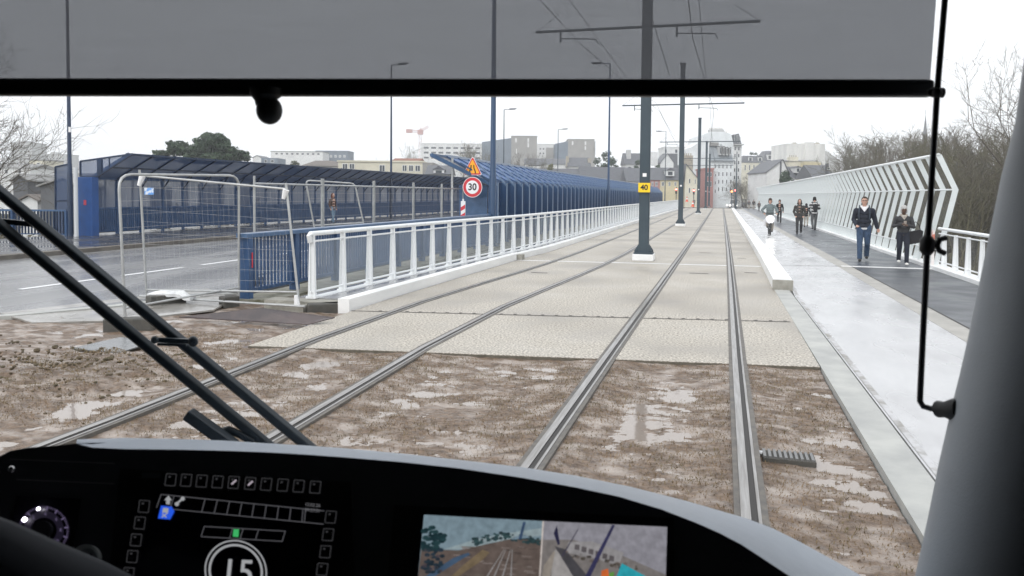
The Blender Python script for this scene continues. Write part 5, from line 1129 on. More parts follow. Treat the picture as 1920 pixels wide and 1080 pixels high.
# ================================================================== TREES
def bare_tree(seed, Ht, spread=.55, upw=.35, n1=9, n2=6, n3=5, n4=4, tr=.02, tw=.012, lean=(0, 0)):
    r = random.Random(seed); trunk, crown = MB(), MB()
    def path(p, d, L, nseg, wob, up):
        pts = [p.copy()]
        for i in range(nseg):
            d = d + np.array([r.gauss(0, wob), r.gauss(0, wob), r.gauss(0, wob) + up]); d /= np.linalg.norm(d); p = p + d * L / nseg; pts.append(p.copy())
        return pts, d
    def interp(pts, s):
        f = s * (len(pts) - 1); i = min(int(f), len(pts) - 2); return pts[i] + (pts[i + 1] - pts[i]) * (f - i), (pts[i + 1] - pts[i]) / np.linalg.norm(pts[i + 1] - pts[i])
    def side(d, ang):
        a = np.cross(d, np.array([r.gauss(0, 1), r.gauss(0, 1), r.gauss(0, 1)])); a /= np.linalg.norm(a) + 1e-9; v = d * math.cos(ang) + a * math.sin(ang); return v / np.linalg.norm(v)
    t0, _ = path(np.zeros(3), np.array([lean[0], lean[1], 1.]), Ht * .72, 7, .06, .02)
    trunk.tube(t0, [Ht * tr * (1.15 - .95 * i / 7) for i in range(8)], 7)
    for i in range(n1):
        s = .28 + .72 * (i + r.random() * .6) / n1; p, d = interp(t0, min(s, .99)); L1 = Ht * spread * (1.05 - .55 * s) * r.uniform(.75, 1.15)
        b1, _ = path(p, side(d, r.uniform(.55, 1.05)), L1, 5, .13, upw * .3); r1 = Ht * tr * .42 * (1.1 - .6 * s)
        trunk.tube(b1, [r1 * (1 - .8 * j / 5) for j in range(6)], 5, False)
        for j in range(n2):
            s2 = .2 + .8 * (j + r.random()) / n2; p, d = interp(b1, min(s2, .99)); L2 = L1 * r.uniform(.35, .6)
            b2, _ = path(p, side(d, r.uniform(.45, .95)), L2, 4, .16, upw * .35); crown.tube(b2, [r1 * .38 * (1 - .75 * k / 4) for k in range(5)], 3, False)
            for k in range(n3):
                s3 = .2 + .8 * (k + r.random()) / n3; p, d = interp(b2, min(s3, .99)); L3 = L2 * r.uniform(.35, .65)
                b3, _ = path(p, side(d, r.uniform(.4, .9)), L3, 3, .2, upw * .3); crown.tube(b3, [max(r1 * .14, tw) * (1 - .5 * q / 3) for q in range(4)], 3, False)
                for _q in range(n4):
                    p, d = interp(b3, r.uniform(.2, .99)); b4, _ = path(p, side(d, r.uniform(.4, .9)), L3 * r.uniform(.35, .7), 2, .2, upw * .2); crown.tube(b4, [tw * .8, tw * .6, tw * .3], 3, False)
    return trunk, crown
def leafball(mb, r, c, rad, n, s, flat=.75):
    for _ in range(n):
        v = np.array([r.gauss(0, 1), r.gauss(0, 1), r.gauss(0, 1)]); v /= np.linalg.norm(v); q = np.array(c) + v * np.array([rad, rad, rad * flat]) * r.uniform(.55, 1.05)
        a = np.array([r.gauss(0, 1), r.gauss(0, 1), r.gauss(0, .6)]); a /= np.linalg.norm(a); b = np.cross(a, v + 1e-3); b /= np.linalg.norm(b) + 1e-9; e = s * r.uniform(.6, 1.4)
        mb.add([q - a * e - b * e * .5, q + a * e - b * e * .5, q + a * e * .3 + b * e, ], [(0, 1, 2)])
TREES = []
def tree_proto(nm, label, group, trunk, crown, cm, loc, rz=0, sc=1.):
    t = thing(nm, label, 'tree', (0, 0, 0), group); trunk.build('trunk', M_BARK, t, fixn=False); crown.build('crown', cm, t, fixn=False)
    t.location = Vector([float(v) for v in loc]); t.rotation_euler = (0, 0, rz); t.scale = (sc, sc, sc) if not hasattr(sc, '__len__') else sc; return t
# big bare tree at the far left, with branches reaching into the picture
tr_, cr_ = bare_tree(11, 9.5, .62, .25, 10, 6, 6, 4, .013, .008, lean=(.10, 0)); q = cp(-85, 380, 30)
tree_proto('bare_tree', 'bare tree with long fine branches over the low blue railing', None, tr_, cr_, M_TWIG, (q[0], q[1], -3.5), 1.1, 1.0)
tr_, cr_ = bare_tree(17, 10, .6, .25, 10, 6, 5, 4, .011, .008, lean=(-.06, 0)); q = cp(-95, 380, 33)
tree_proto('bare_tree', 'bare tree at the picture rim, its twigs showing through the sun blind', None, tr_, cr_, M_TWIG, (q[0], q[1], -3.5), 2.2, 1.15)
# big bare tree beside the pillar
tr_, cr_ = bare_tree(23, 12, .62, .3, 11, 7, 6, 4, .014, .010); q = cp(1935, 380, 46)
tree_proto('bare_tree', 'tallest bare tree, its crown spreading beside the windscreen pillar', None, tr_, cr_, M_TWIG, (q[0], q[1], -3.0), .4, 1.18)
# the wood on the slope beyond the pale barrier
protos = []
for k in range(5):
    a, b = bare_tree(40 + k, 12, .5, .38, 10, 6, 5, 4, .014, .016); protos.append((a, b))
WOODL = 'bare winter tree in the wood on the slope beyond the pale slatted barrier'; WOODG = 'bare trees of the wood on the slope'
roots = []
r2 = random.Random(5)
spots = [(x, D) for x, D in [(1572, 140), (1590, 128), (1606, 150), (1622, 120), (1640, 138), (1655, 110), (1670, 125), (1688, 105), (1700, 140), (1716, 98), (1735, 118), (1748, 88), (1765, 104), (1780, 92), (1796, 80), (1810, 100), (1826, 78), (1842, 92), (1858, 72), (1876, 84), (1895, 68), (1600, 170), (1650, 165), (1690, 160), (1740, 150), (1790, 130), (1830, 118), (1870, 110), (1900, 98), (1925, 80), (1770, 62), (1815, 56), (1850, 52), (1885, 50)]]
ytops = lin((1560, 292), (1600, 250), (1625, 240), (1660, 248), (1690, 240), (1730, 236), (1770, 222), (1800, 226), (1850, 232), (1900, 235), (1950, 240))
for k, (x, D) in enumerate(spots):
    q = cp(x, 370, D); zg = terrain(q[0], q[1]) - .3; yt = ytops(x) + r2.uniform(-6, 16) + (35 if D < 70 else 0); zt = cp(x, yt, D)[2]; sc = (zt - zg) / 12.4; rz = r2.uniform(0, 6.28)
    if k < 5:
        t = tree_proto('bare_tree', WOODL, WOODG, *protos[k], M_TWIGG if k % 2 else M_TWIG, (q[0], q[1], zg), rz, sc); roots.append(t)
    else: copy_tree(roots[k % 5], (q[0], q[1], zg), rz, (sc * r2.uniform(.9, 1.2), sc * r2.uniform(.9, 1.2), sc))
# undergrowth of the slope: scrub leaves and thin stems
m = MB(); r3 = random.Random(9)
for k in range(1500):
    D = r3.uniform(34, 150); x = r3.uniform(1590, 2080) if D > 60 else r3.uniform(1740, 2250); q = cp(x, 380, D)
    if q[0] < 9.5: continue
    zg = terrain(q[0], q[1]); leafball(m, r3, (q[0], q[1], zg + r3.uniform(.2, 2.2)), r3.uniform(.8, 2.0), 34, .16 + D * .0016)
props(m.build('undergrowth', M_SCRUB, fixn=False), kind='stuff')
m = MB()
for k in range(2600):
    D = r3.uniform(30, 140); x = r3.uniform(1600, 2080) if D > 60 else r3.uniform(1740, 2250); q = cp(x, 380, D)
    if q[0] < 9.5: continue
    z0 = terrain(q[0], q[1]); h_ = r3.uniform(2, 6); p = np.array([q[0], q[1], z0]); d = np.array([r3.gauss(0, .3), r3.gauss(0, .3), 1])
    m.tube([p, p + d * h_ * .5, p + d * h_ * .8 + np.array([r3.gauss(0, .4), r3.gauss(0, .4), h_ * .2])], [.03, .022, .010], 3, False)
props(m.build('saplings_undergrowth', M_TWIGG, fixn=False), kind='stuff')
# umbrella pine
q = cp(390, 340, 95); t = thing('pine_tree', 'broad dark umbrella pine behind the blue canopy', 'tree', (q[0], q[1], -2)); s_ = 95 / F; r4 = random.Random(3)
m = MB(); m.tube([q + UP * (-2 - q[2]), q + UP * (1 - q[2]) + RH * .3, q + UP * (4.0 - q[2]) - RH * .1], [.45, .36, .28], 8)
m2 = MB()
def clump(x, y, dv, rad, n):
    c = cp(x, y, 95 + dv); leafball(m2, r4, c, rad, n, .15, .72)
for _ in range(120):
    a = r4.uniform(0, math.pi); rr = math.sqrt(r4.random()); x = 396 + 46 * rr * math.cos(a); y = 300 - 46 * rr * math.sin(a) * (1 if abs(math.cos(a)) < .7 else .9); clump(x, y, r4.uniform(-3.0, 3.0), r4.uniform(.45, .85), 100)
for _ in range(26): clump(r4.uniform(318, 352), r4.uniform(268, 290), r4.uniform(-2, 2), r4.uniform(.4, .65), 80)
for _ in range(16): clump(r4.uniform(290, 318), r4.uniform(284, 298), r4.uniform(-1.5, 1.5), r4.uniform(.3, .5), 70)
for _ in range(30): clump(r4.uniform(425, 466), r4.uniform(286, 302), r4.uniform(-1.5, 1.5), r4.uniform(.3, .55), 70)
for x, y in ((330, 280), (300, 292), (380, 275), (420, 280), (445, 292), (360, 290)): m.tube([cp(392, 305, 95), cp((x + 392) / 2, y + 14, 95), cp(x, y, 95)], [.2, .13, .05], 5)
m.build('trunk', M_BARK, t); m2.build('crown', M_PINE, t, fixn=False)
# other trees in the town
def far_bare(label, x, ytop, D, seed, wide=1.):
    q = cp(x, 370, D); zg = terrain(q[0], q[1]) - .3; zt = cp(x, ytop, D)[2]; k = seed % 5
    r_ = copy_tree(roots[k], (q[0], q[1], zg), seed * 1.3, (wide * (zt - zg) / 12.4, wide * (zt - zg) / 12.4, (zt - zg) / 12.4), label, 'bare trees between the houses'); return r_
far_bare('small round bare tree between the cream building and the crane', 757, 266, 210, 1, .8)
far_bare('tall bare tree before the white hospital slab', 870, 258, 200, 2, .8); far_bare('bare tree just above the roadworks triangle', 893, 266, 190, 8, .8)
far_bare('bare tree touching the blue lamp post, before the sloping grey wing', 925, 268, 190, 3, .7); far_bare('pale bare tree below the first grey brick block', 975, 278, 185, 4, 1.)
far_bare('bare tree before the white block between grey brick blocks', 1010, 288, 180, 6, .8)
for k, (x, y, D) in enumerate(((1395, 330, 170), (1408, 322, 185), (1420, 318, 175), (1434, 328, 190), (1378, 335, 170), (1402, 338, 160), (1428, 336, 165))):
    far_bare('dark bare street tree at the end of the street by the crossing', x, y, D, 10 + k, 1.3)['group'] = 'bare street trees by the crossing'
def conifer(label, x, ytop, D, rad, n, cm=M_EVER, shape='cone', nm='evergreen_tree'):
    q = cp(x, 370, D); zg = terrain(q[0], q[1]); zt = cp(x, ytop, D)[2]; t = thing(nm, label, 'tree', (q[0], q[1], zg)); r_ = random.Random(int(x)); H_ = zt - zg; m = MB(); m.tube([(q[0], q[1], zg), (q[0], q[1], zg + H_ * .8)], [.25, .08], 6); m.build('trunk', M_BARK, t)
    c = MB()
    for _ in range(n):
        s = r_.random(); rr = rad * ((1 - s) ** .7 * 1.0 if shape == 'cone' else math.sqrt(max(0, 1 - (2 * s - 1) ** 2))); a = r_.uniform(0, 6.28); k = math.sqrt(r_.random())
        leafball(c, r_, (q[0] + rr * k * math.cos(a), q[1] + rr * k * math.sin(a), zg + H_ * (.12 + .84 * s)), rad * r_.uniform(.16, .3), 60, .10 + D * .0006)
    c.build('crown', cm, t, fixn=False); return t
conifer('dark conifer in front of the white gabled house by the barrier', 1472, 318, 120, 2.4, 60, M_PINE)
conifer('dark rounded pine left of the yellow-plated pole, above the slate roofs', 1138, 284, 190, 4.0, 70, M_PINE, 'ball'); conifer('small dark tree beside the grey gabled house near the yellow-plated pole', 1196, 296, 200, 2.4, 40, M_PINE)
conifer('little dark fir at the foot of the white gabled house behind the pink terrace', 1232, 297, 190, 1.8, 30, M_PINE); conifer('olive green bush in front of the big slate roof', 1034, 306, 150, 2.2, 30, mat('olive_leaf', (.12, .12, .045), .7), 'ball')
conifer('tuft of palm-like greenery below the long white block', 552, 297, 140, 2.0, 30, mat('palm_leaf', (.06, .075, .035), .7), 'ball', 'palm_tree'); conifer('dark evergreen on the ridge above the slate mansard', 1412, 283, 330, 4, 25, M_PINE, 'ball')
# scrub below the far pavement and around the sheds
m = MB()
for k in range(500):
    x = r3.uniform(-60, 480); D = r3.uniform(40, 110); q = cp(x, 390, D)
    if q[0] > -27: continue
    leafball(m, r3, (q[0], q[1], terrain(q[0], q[1]) + r3.uniform(.2, 1.6)), r3.uniform(.6, 1.3), 26, .18)
props(m.build('scrub_undergrowth', M_SCRUB, fixn=False), kind='stuff')
m = MB()   # far wood on the hill line
for k in range(520):
    x = r3.uniform(-400, 2500); D = r3.uniform(500, 640); q = cp(x, 360, D); leafball(m, r3, (q[0], q[1], terrain(q[0], q[1]) + r3.uniform(0, 7)), r3.uniform(3, 6), 40, 1.2)
props(m.build('far_woods', mat('far_wood', (.075, .078, .06), .9, c2=(.055, .06, .045), sc=.05), fixn=False), kind='stuff')
# ================================================================== PEOPLE
def clothm(nm, c, v=.7, sc=9): return mat(nm, c, .85, c2=tuple(x * v for x in c), sc=sc)
SK_L = mat('fair_skin', (.55, .34, .26), .55, c2=(.50, .29, .22), sc=12); SK_D = mat('deep_brown_skin', (.11, .058, .036), .5, c2=(.085, .045, .028), sc=12)
HAIR = clothm('brown_hair', (.045, .028, .018)); HAIRB = clothm('black_hair', (.010, .009, .009)); HAIRR = clothm('auburn_hair', (.16, .045, .025))
NAVY = clothm('navy_wool', (.012, .016, .030)); DENIM = clothm('blue_denim', (.045, .085, .16), .55, 14); WSHIRT = clothm('white_cotton', (.72, .72, .74), .9); BLK = clothm('black_cloth', (.013, .013, .016)); CHAR = clothm('charcoal_cloth', (.042, .043, .046)); DNAVY = clothm('dark_navy_cloth', (.012, .016, .030))
OLIVE = clothm('grey_brown_parka', (.060, .056, .050)); BEIGE = clothm('beige_cloth', (.42, .38, .33)); GREYT = clothm('grey_trouser', (.10, .105, .11)); TEAL = clothm('grey_green_coat', (.17, .21, .215)); LGREY = clothm('light_grey_knit', (.46, .45, .44), .85, 30); BROWNC = clothm('brown_coat', (.11, .06, .045)); LDEN = clothm('pale_denim', (.17, .27, .38))
SHOEB = mat('black_shoe', (.014, .014, .015), .5); SHOEW = mat('white_shoe', (.78, .77, .74), .5)
def remesh(mb, nm, m, parent, voxel, sm=3):
    me = mb.mesh('tmp', m); ob = bpy.data.objects.new('tmp', me); COL.objects.link(ob)
    r = ob.modifiers.new('r', 'REMESH'); r.mode = 'VOXEL'; r.voxel_size = voxel; r.use_smooth_shade = True
    if sm: s = ob.modifiers.new('s', 'SMOOTH'); s.factor = .5; s.iterations = sm
    dg = bpy.context.evaluated_depsgraph_get(); me2 = bpy.data.meshes.new_from_object(ob.evaluated_get(dg)); bpy.data.objects.remove(ob)
    me2.name = nm; me2.materials.clear(); me2.materials.append(m); me2.polygons.foreach_set('use_smooth', [True] * len(me2.polygons))
    o = bpy.data.objects.new(nm, me2); COL.objects.link(o); o.parent = parent; KIDS.setdefault(parent.name, []).append(o); OFF[o.name] = OFF[parent.name]; return o
def limb(mb, pts, rad, n=10):
    mb.tube(pts, rad, n)
    for p, r in zip(pts, rad): mb.ball(p, r, n, 6)
A3 = lambda *v: np.array(v, float)
def person(label, px, py, ytop, rot=0., stride=.22, lead=1, arms=None, top=NAVY, legs=DENIM, shoe=SHOEB, skin=SK_L, hair=HAIR, hairkind='short', topz=.86, bulk=1., voxel=.012, extras=(), turn=0, group=None, loc=None, H=None, seat=None, sleeve=1., hood=None):
    q = g(px, py, 0) if loc is None else np.array(loc, float)
    if H is None: H = at(px, ytop, q[1])[2] - q[2]
    t = thing('person', label, 'person', q, group); k = H / 1.76; t.rotation_euler = (0, 0, R(rot)); t.scale = (k, k, k)
    OFF[t.name] = np.zeros(3)
    # joints: x across, -y is where the person looks
    hip = [A3(-.09, 0, .91), A3(.09, 0, .91)]; knee, ank = [None] * 2, [None] * 2
    for i, sg in ((0, lead), (1, -lead)):
        f_ = -stride * sg
        ank[i] = A3(hip[i][0] * 1.0, f_ + (.02 if sg < 0 else 0), .085 + (.05 if sg < 0 and stride > .05 else 0)); knee[i] = A3(hip[i][0] * 1.05, f_ * .45 - .035 - (.05 if sg < 0 and stride > .05 else 0), .49)
    pel = 0.
    if seat is not None:
        pel, hip, knee, ank = seat
    sh = [A3(-.175 * bulk, 0.01, 1.385), A3(.175 * bulk, 0.01, 1.385)]
    oy = hip[0][1] * .6 if seat is not None else 0
    dz = hip[0][2] - .91 if seat is not None else 0
    def up(v): return v + A3(0, oy, dz)
    sh = [up(s) for s in sh]
    arms = arms or [(A3(-.25, .04, 1.13), A3(-.25, -.06, .88)), (A3(.25, .04, 1.13), A3(.25, -.02, .88))]
    arms = [(up(a), up(b)) for a, b in arms]
    # one continuous body
    b = MB(); hc = up(A3(0, -.02, 1.635)); 
    b.ball(hc, (.074, .092, .112), 16, 12); b.ball(hc + A3(0, -.035, -.055), (.052, .055, .06), 12, 8); b.ball(hc + A3(0, -.098, -.022), (.013, .022, .022), 8, 6); b.ball(hc + A3(0, -.085, -.062), (.022, .012, .008), 8, 6)
    for s in (-1, 1): b.ball(hc + A3(s * .077, .01, -.015), (.012, .022, .03), 8, 6); b.ball(hc + A3(s * .03, -.078, .028), (.022, .012, .008), 8, 6)
    limb(b, [up(A3(0, .012, 1.40)), up(A3(0, .0, 1.49)), hc + A3(0, .0, -.07)], [.065, .054, .052])
    limb(b, [A3(0, (hip[0][1] + hip[1][1]) / 2, hip[0][2] + .03), up(A3(0, .01, 1.12)), up(A3(0, .01, 1.34))], [.115, .115, .13])
    for i in (0, 1):
        limb(b, [hip[i], knee[i], ank[i]], [.075, .05, .034]); b.ball(ank[i] + A3(0, -.06, -.05), (.036, .10, .03), 10, 6)
        limb(b, [sh[i], arms[i][0], arms[i][1]], [.05, .038, .026])
        el, ha = arms[i]; d = ha - el; d /= np.linalg.norm(d); sd = A3(-1 if i == 0 else 1, 0, 0); sd = sd - d * (sd @ d); sd /= np.linalg.norm(sd); pn = np.cross(d, sd)
        pc = ha + d * .05; b.ball(pc, (.030, .030, .034), 10, 8); limb(b, [ha, pc + d * .03], [.024, .027])
        curl = pn * (1 if (pn @ A3(0, -1, 0)) > 0 else -1)
        fw = np.cross(d, curl)
        for j, L in enumerate((.062, .072, .068, .055)):
            a = pc + d * .03 + fw * (j - 1.5) * .0175; limb(b, [a, a + d * L * .5 + curl * .006, a + d * L * .75 + curl * .028], [.0088, .008, .007], 6)
        a = pc - fw * .028; limb(b, [a - d * .01, a + d * .025 - fw * .018 + curl * .012, a + d * .05 - fw * .016 + curl * .025], [.011, .0095, .008], 6)
    remesh(b, 'body', skin, t, voxel, 2)
    for s in (-1, 1):
        e = MB(); e.ball(hc + A3(s * .03, -.083, .012), (.011, .008, .008), 8, 6); e.build('eye', M_BLACK, t, smooth=True)
    # trousers, top, shoes, hair
    b = MB(); mid = A3(0, (hip[0][1] + hip[1][1]) / 2 + .005, hip[0][2] + .04)
    b.ball(mid, (.155 * bulk, .115 * bulk, .12), 14, 8)
    for i in (0, 1): limb(b, [hip[i] + A3(0, 0, .02), hip[i] * .5 + knee[i] * .5, knee[i], knee[i] * .5 + ank[i] * .5, ank[i] + A3(0, .0, .0)], [.092 * bulk, .082 * bulk, .066 * bulk, .060 * bulk, .056 * bulk])
    remesh(b, 'trousers', legs, t, max(voxel, .012))
    b = MB(); zl = topz
    for s_, rx, ry in ((0, .165, .125), (.25, .165, .13), (.5, .165, .13), (.75, .170, .13), (.90, .145, .11)):
        z_ = zl + .05 + (1.43 - zl - .05) * s_; b.ball(up(A3(0, .012, z_)), (rx * bulk, ry * bulk, .11), 16, 8)
    b.ball(up(A3(0, .015, 1.44)), (.11 * bulk, .085 * bulk, .06), 12, 8)
    for i in (0, 1): limb(b, [sh[i] + A3(0, 0, -.015), arms[i][0], arms[i][0] * (1 - sleeve) + arms[i][1] * sleeve - (arms[i][1] - arms[i][0]) * .02], [.066 * bulk, .058 * bulk, .046 * bulk])
    remesh(b, 'jacket', top, t, max(voxel, .012))
    for i in (0, 1):
        b = MB(); a = ank[i]; b.ball(a + A3(0, -.055, -.048), (.048, .135, .040), 12, 8); b.ball(a + A3(0, .02, -.02), (.046, .055, .062), 10, 8); b.ball(a + A3(0, -.14, -.055), (.044, .05, .030), 10, 6); remesh(b, 'shoe', shoe, t, .014)
    b = MB()
    if hairkind == 'short':
        for _a in range(40):
            an = _a * 2.4; rr = (_a / 40) ** .5; x, y = .066 * rr * math.cos(an), .08 * rr * math.sin(an) + .012; b.ball(hc + A3(x, y, .108 * math.sqrt(max(0, 1 - (x / .08) ** 2 - ((y - .0) / .1) ** 2)) - .006), .022, 6, 4)
        for s in (-1, 1): b.ball(hc + A3(s * .062, .03, .02), (.022, .05, .05), 8, 6)
        b.ball(hc + A3(0, .06, .02), (.062, .045, .075), 10, 6)
    elif hairkind == 'long':
        b.ball(hc + A3(0, .022, .03), (.088, .09, .10), 14, 8); b.ball(hc + A3(0, .06, -.08), (.095, .05, .13), 12, 8)
        for s in (-1, 1): b.ball(hc + A3(s * .075, .0, -.08), (.028, .045, .12), 8, 6)
    elif hairkind == 'beanie':
        b.ball(hc + A3(0, .006, .045), (.088, .102, .092), 16, 8); b.ball(hc + A3(0, .03, .0), (.086, .082, .07), 12, 8)
        for s in (-1, 1): b.ball(hc + A3(s * .07, .02, -.04), (.028, .05, .075), 8, 6)
    elif hairkind == 'hood':
        b.ball(hc + A3(0, .03, .015), (.10, .10, .12), 14, 8); b.ball(hc + A3(0, .05, -.10), (.13, .085, .09), 12, 8)
        for s in (-1, 1): b.ball(hc + A3(s * .078, -.02, -.03), (.03, .05, .10), 8, 6)
    elif hairkind == 'wrap':
        b.ball(hc + A3(0, .0, .0), (.092, .11, .13), 14, 8); b.ball(hc + A3(0, .03, -.12), (.12, .10, .09), 12, 8)
    remesh(b, {'short': 'hair', 'long': 'hair', 'beanie': 'knit_hat', 'hood': 'hood', 'wrap': 'head_scarf'}[hairkind], hair, t, .012, 2)
    for f_ in extras: f_(t, up, hc)
    return t
def backpack(m_, front=False):
    def f_(t, up, hc):
        b = MB(); b.ball(up(A3(0, .20, 1.20)), (.135, .085, .20), 14, 8); b.ball(up(A3(0, .24, 1.12)), (.11, .07, .11), 12, 8); o = remesh(b, 'backpack', m_, t, .016)
        b = MB()
        for s in (-1, 1): limb(b, [up(A3(s * .13, -.10, 1.14)), up(A3(s * .135, -.135, 1.30)), up(A3(s * .125, -.09, 1.44)), up(A3(s * .12, .03, 1.505)), up(A3(s * .12, .12, 1.40))], [.022] * 5, 6)
        remesh(b, 'strap', m_, t, .012)
    return f_
def collar(m_, z=1.475, hem=None):
    def f_(t, up, hc):
        b = MB()
        for a in range(12):
            an = a * math.pi / 6; b.ball(up(A3(.085 * math.cos(an), .01 + .08 * math.sin(an), z + .022 * math.sin(an))), .032, 8, 6)
        for s in (-1, 1): limb(b, [up(A3(s * .07, -.06, z)), up(A3(s * .03, -.115, z - .07)), up(A3(0, -.14, z - .13))], [.03, .024, .012], 6)
        b.ball(up(A3(0, .10, z - .02)), (.10, .05, .06), 10, 6); remesh(b, 'hood_collar', m_, t, .013)
        if hem:
            b = MB()
            for s_ in (0, .5, 1): b.ball(up(A3(0, .012, .875 + .035 * s_)), (.172, .132, .045), 16, 6)
            remesh(b, 'shirt_hem', m_, t, .013)
    return f_
def glasses(t, up, hc):
    b = MB()
    for s in (-1, 1):
        b.tube([hc + A3(s * .032 + .02 * math.cos(a), -.098, .012 + .016 * math.sin(a)) for a in np.linspace(0, 2 * math.pi, 11)], .0032, 5); b.tube([hc + A3(s * .052, -.096, .014), hc + A3(s * .08, .0, .012)], .003, 5)
    b.tube([hc + A3(-.012, -.1, .016), hc + A3(.012, -.1, .016)], .003, 5); b.build('spectacles', M_BLACK, t)
pm = person('man with glasses in a navy jumper, white hood collar and blue jeans walking', 1618, 489, 368, rot=-8, stride=.16, lead=1, bulk=1.14, topz=.90, voxel=.008,
    arms=[(A3(-.255, .04, 1.12), A3(-.19, -.17, .98)), (A3(.265, .07, 1.14), A3(.33, .05, .91))], extras=(collar(WSHIRT, 1.475, True), glasses, backpack(clothm('slate_blue_strap', (.045, .062, .085)))))
pw = person('woman in a pale grey hat and dark jacket looking at the phone in her hands', 1692, 496, 385, rot=-6, stride=.14, lead=-1, skin=SK_D, hair=LGREY, hairkind='beanie', top=CHAR, legs=DNAVY, shoe=SHOEW, bulk=1.08, topz=.93, voxel=.008,
    arms=[(A3(-.26, -.02, 1.14), A3(-.075, -.27, 1.20)), (A3(.26, -.02, 1.13), A3(.085, -.27, 1.17))], extras=(collar(BEIGE, 1.47),))
def holdable(nm, label, cat, mbf, m_, person_, off, par=None):
    k = person_.scale[0]; a = person_.rotation_euler[2]; o_ = np.array(person_.location) + np.array([off[0] * k * math.cos(a) - off[1] * k * math.sin(a), off[0] * k * math.sin(a) + off[1] * k * math.cos(a), off[2] * k])
    b = MB(); mbf(b, o_); return props(b.build(nm, m_, bevel=.006), label, cat)
holdable('phone', 'phone held in both hands by the woman in the pale hat', 'phone', lambda b, o: b.frame_box(o, A3(.038, 0, 0), A3(0, -.02, .07), A3(0, .005, .0015)), mat('phone_case', (.35, .30, .26), .4), pw, (0.0, -.345, 1.235))
def bagf(b, o):
    b.prism([o + A3(-.14, 0, -.24), o + A3(.16, 0, -.17), o + A3(.19, 0, .14), o + A3(.12, 0, .18), o + A3(-.13, 0, .12), o + A3(-.17, 0, .04)], (0, .14, 0)); b.tube([o + A3(-.12, .08, .08), o + A3(-.10, .05, .30), o + A3(.0, .04, .40), o + A3(.10, .06, .30), o + A3(.14, .08, .14)], .012, 6)
holdable('shoulder_bag', 'big black bag hanging at the hip of the woman in the pale hat', 'bag', bagf, BLK, pw, (.32, -.06, .86))
person('person in a grey-brown hooded parka walking with hands in pockets', 1498, 438.5, 373, rot=-5, stride=.10, lead=1, hair=OLIVE, hairkind='hood', top=OLIVE, legs=CHAR, topz=.82, bulk=1.1,
    arms=[(A3(-.265, .06, 1.12), A3(-.19, -.08, .92)), (A3(.265, .06, 1.12), A3(.19, -.08, .92))])
person('person in a black head scarf and beige trousers, half hidden by the hooded parka', 1511, 426, 381, rot=175, stride=.10, lead=-1, hair=BLK, hairkind='wrap', top=BLK, legs=BEIGE, topz=.84, bulk=1.0)
STR = mat('striped_jacket', (.012, .012, .014), .85); nt_ = STR.node_tree; tc_ = nt_.nodes.new('ShaderNodeTexCoord'); wv = nt_.nodes.new('ShaderNodeTexWave'); wv.bands_direction = 'Z'; wv.inputs['Scale'].default_value = 1.9; wv.inputs['Distortion'].default_value = .4
rp = nt_.nodes.new('ShaderNodeMapRange'); rp.inputs[1].default_value = .52; rp.inputs[2].default_value = .58; xx = nt_.nodes.new('ShaderNodeMix'); xx.data_type = 'RGBA'; xx.inputs[6].default_value = (.014, .014, .018, 1); xx.inputs[7].default_value = (.55, .55, .55, 1)
nt_.links.new(tc_.outputs['Object'], wv.inputs[0]); nt_.links.new(wv.outputs[1], rp.inputs[0]); nt_.links.new(rp.outputs[0], xx.inputs[0]); nt_.links.new(xx.outputs[2], nt_.nodes['Principled BSDF'].inputs['Base Color'])
person('person seen from behind in a striped jacket with a black backpack', 1526, 431.5, 369, rot=186, stride=.14, lead=1, hair=HAIRB, hairkind='beanie', top=STR, legs=GREYT, topz=.88, bulk=1.05, extras=(backpack(BLK),), arms=[(A3(-.26, -.02, 1.14), A3(-.18, -.24, 1.08)), (A3(.26, -.02, 1.14), A3(.18, -.24, 1.08))])
person('person in a black jacket walking just behind the cyclist', 1461, 418, 374, rot=-4, stride=.12, lead=-1, hair=HAIRB, hairkind='beanie', top=BLK, legs=BLK, topz=.85)
person('dark clothed walker at the head of the distant group by the barrier', 1423, 396, 377, rot=0, stride=.08, hair=HAIRB, top=BLK, legs=CHAR, voxel=.02)
person('distant walker in beige trousers in the middle of the far group', 1413, 393, 374, rot=180, stride=.1, hair=HAIR, top=CHAR, legs=BEIGE, voxel=.02)
person('distant walker in grey coat at the edge of the far group', 1404, 393, 374, rot=180, stride=.1, lead=-1, hair=HAIRB, top=GREYT, legs=BEIGE, voxel=.02)
pl_ = person('red-haired person in a brown coat and pale jeans on the far pavement', 0, 0, 0, rot=75, stride=.14, hair=HAIRR, hairkind='long', top=BROWNC, legs=LDEN, topz=.78, loc=tuple(g(624, 419, .10)), H=1.74)
person('far off person in dark clothes standing beside the orange cones', 1301, 386, 372, stride=.05, hair=HAIRB, top=GREYT, legs=BLK, voxel=.02)
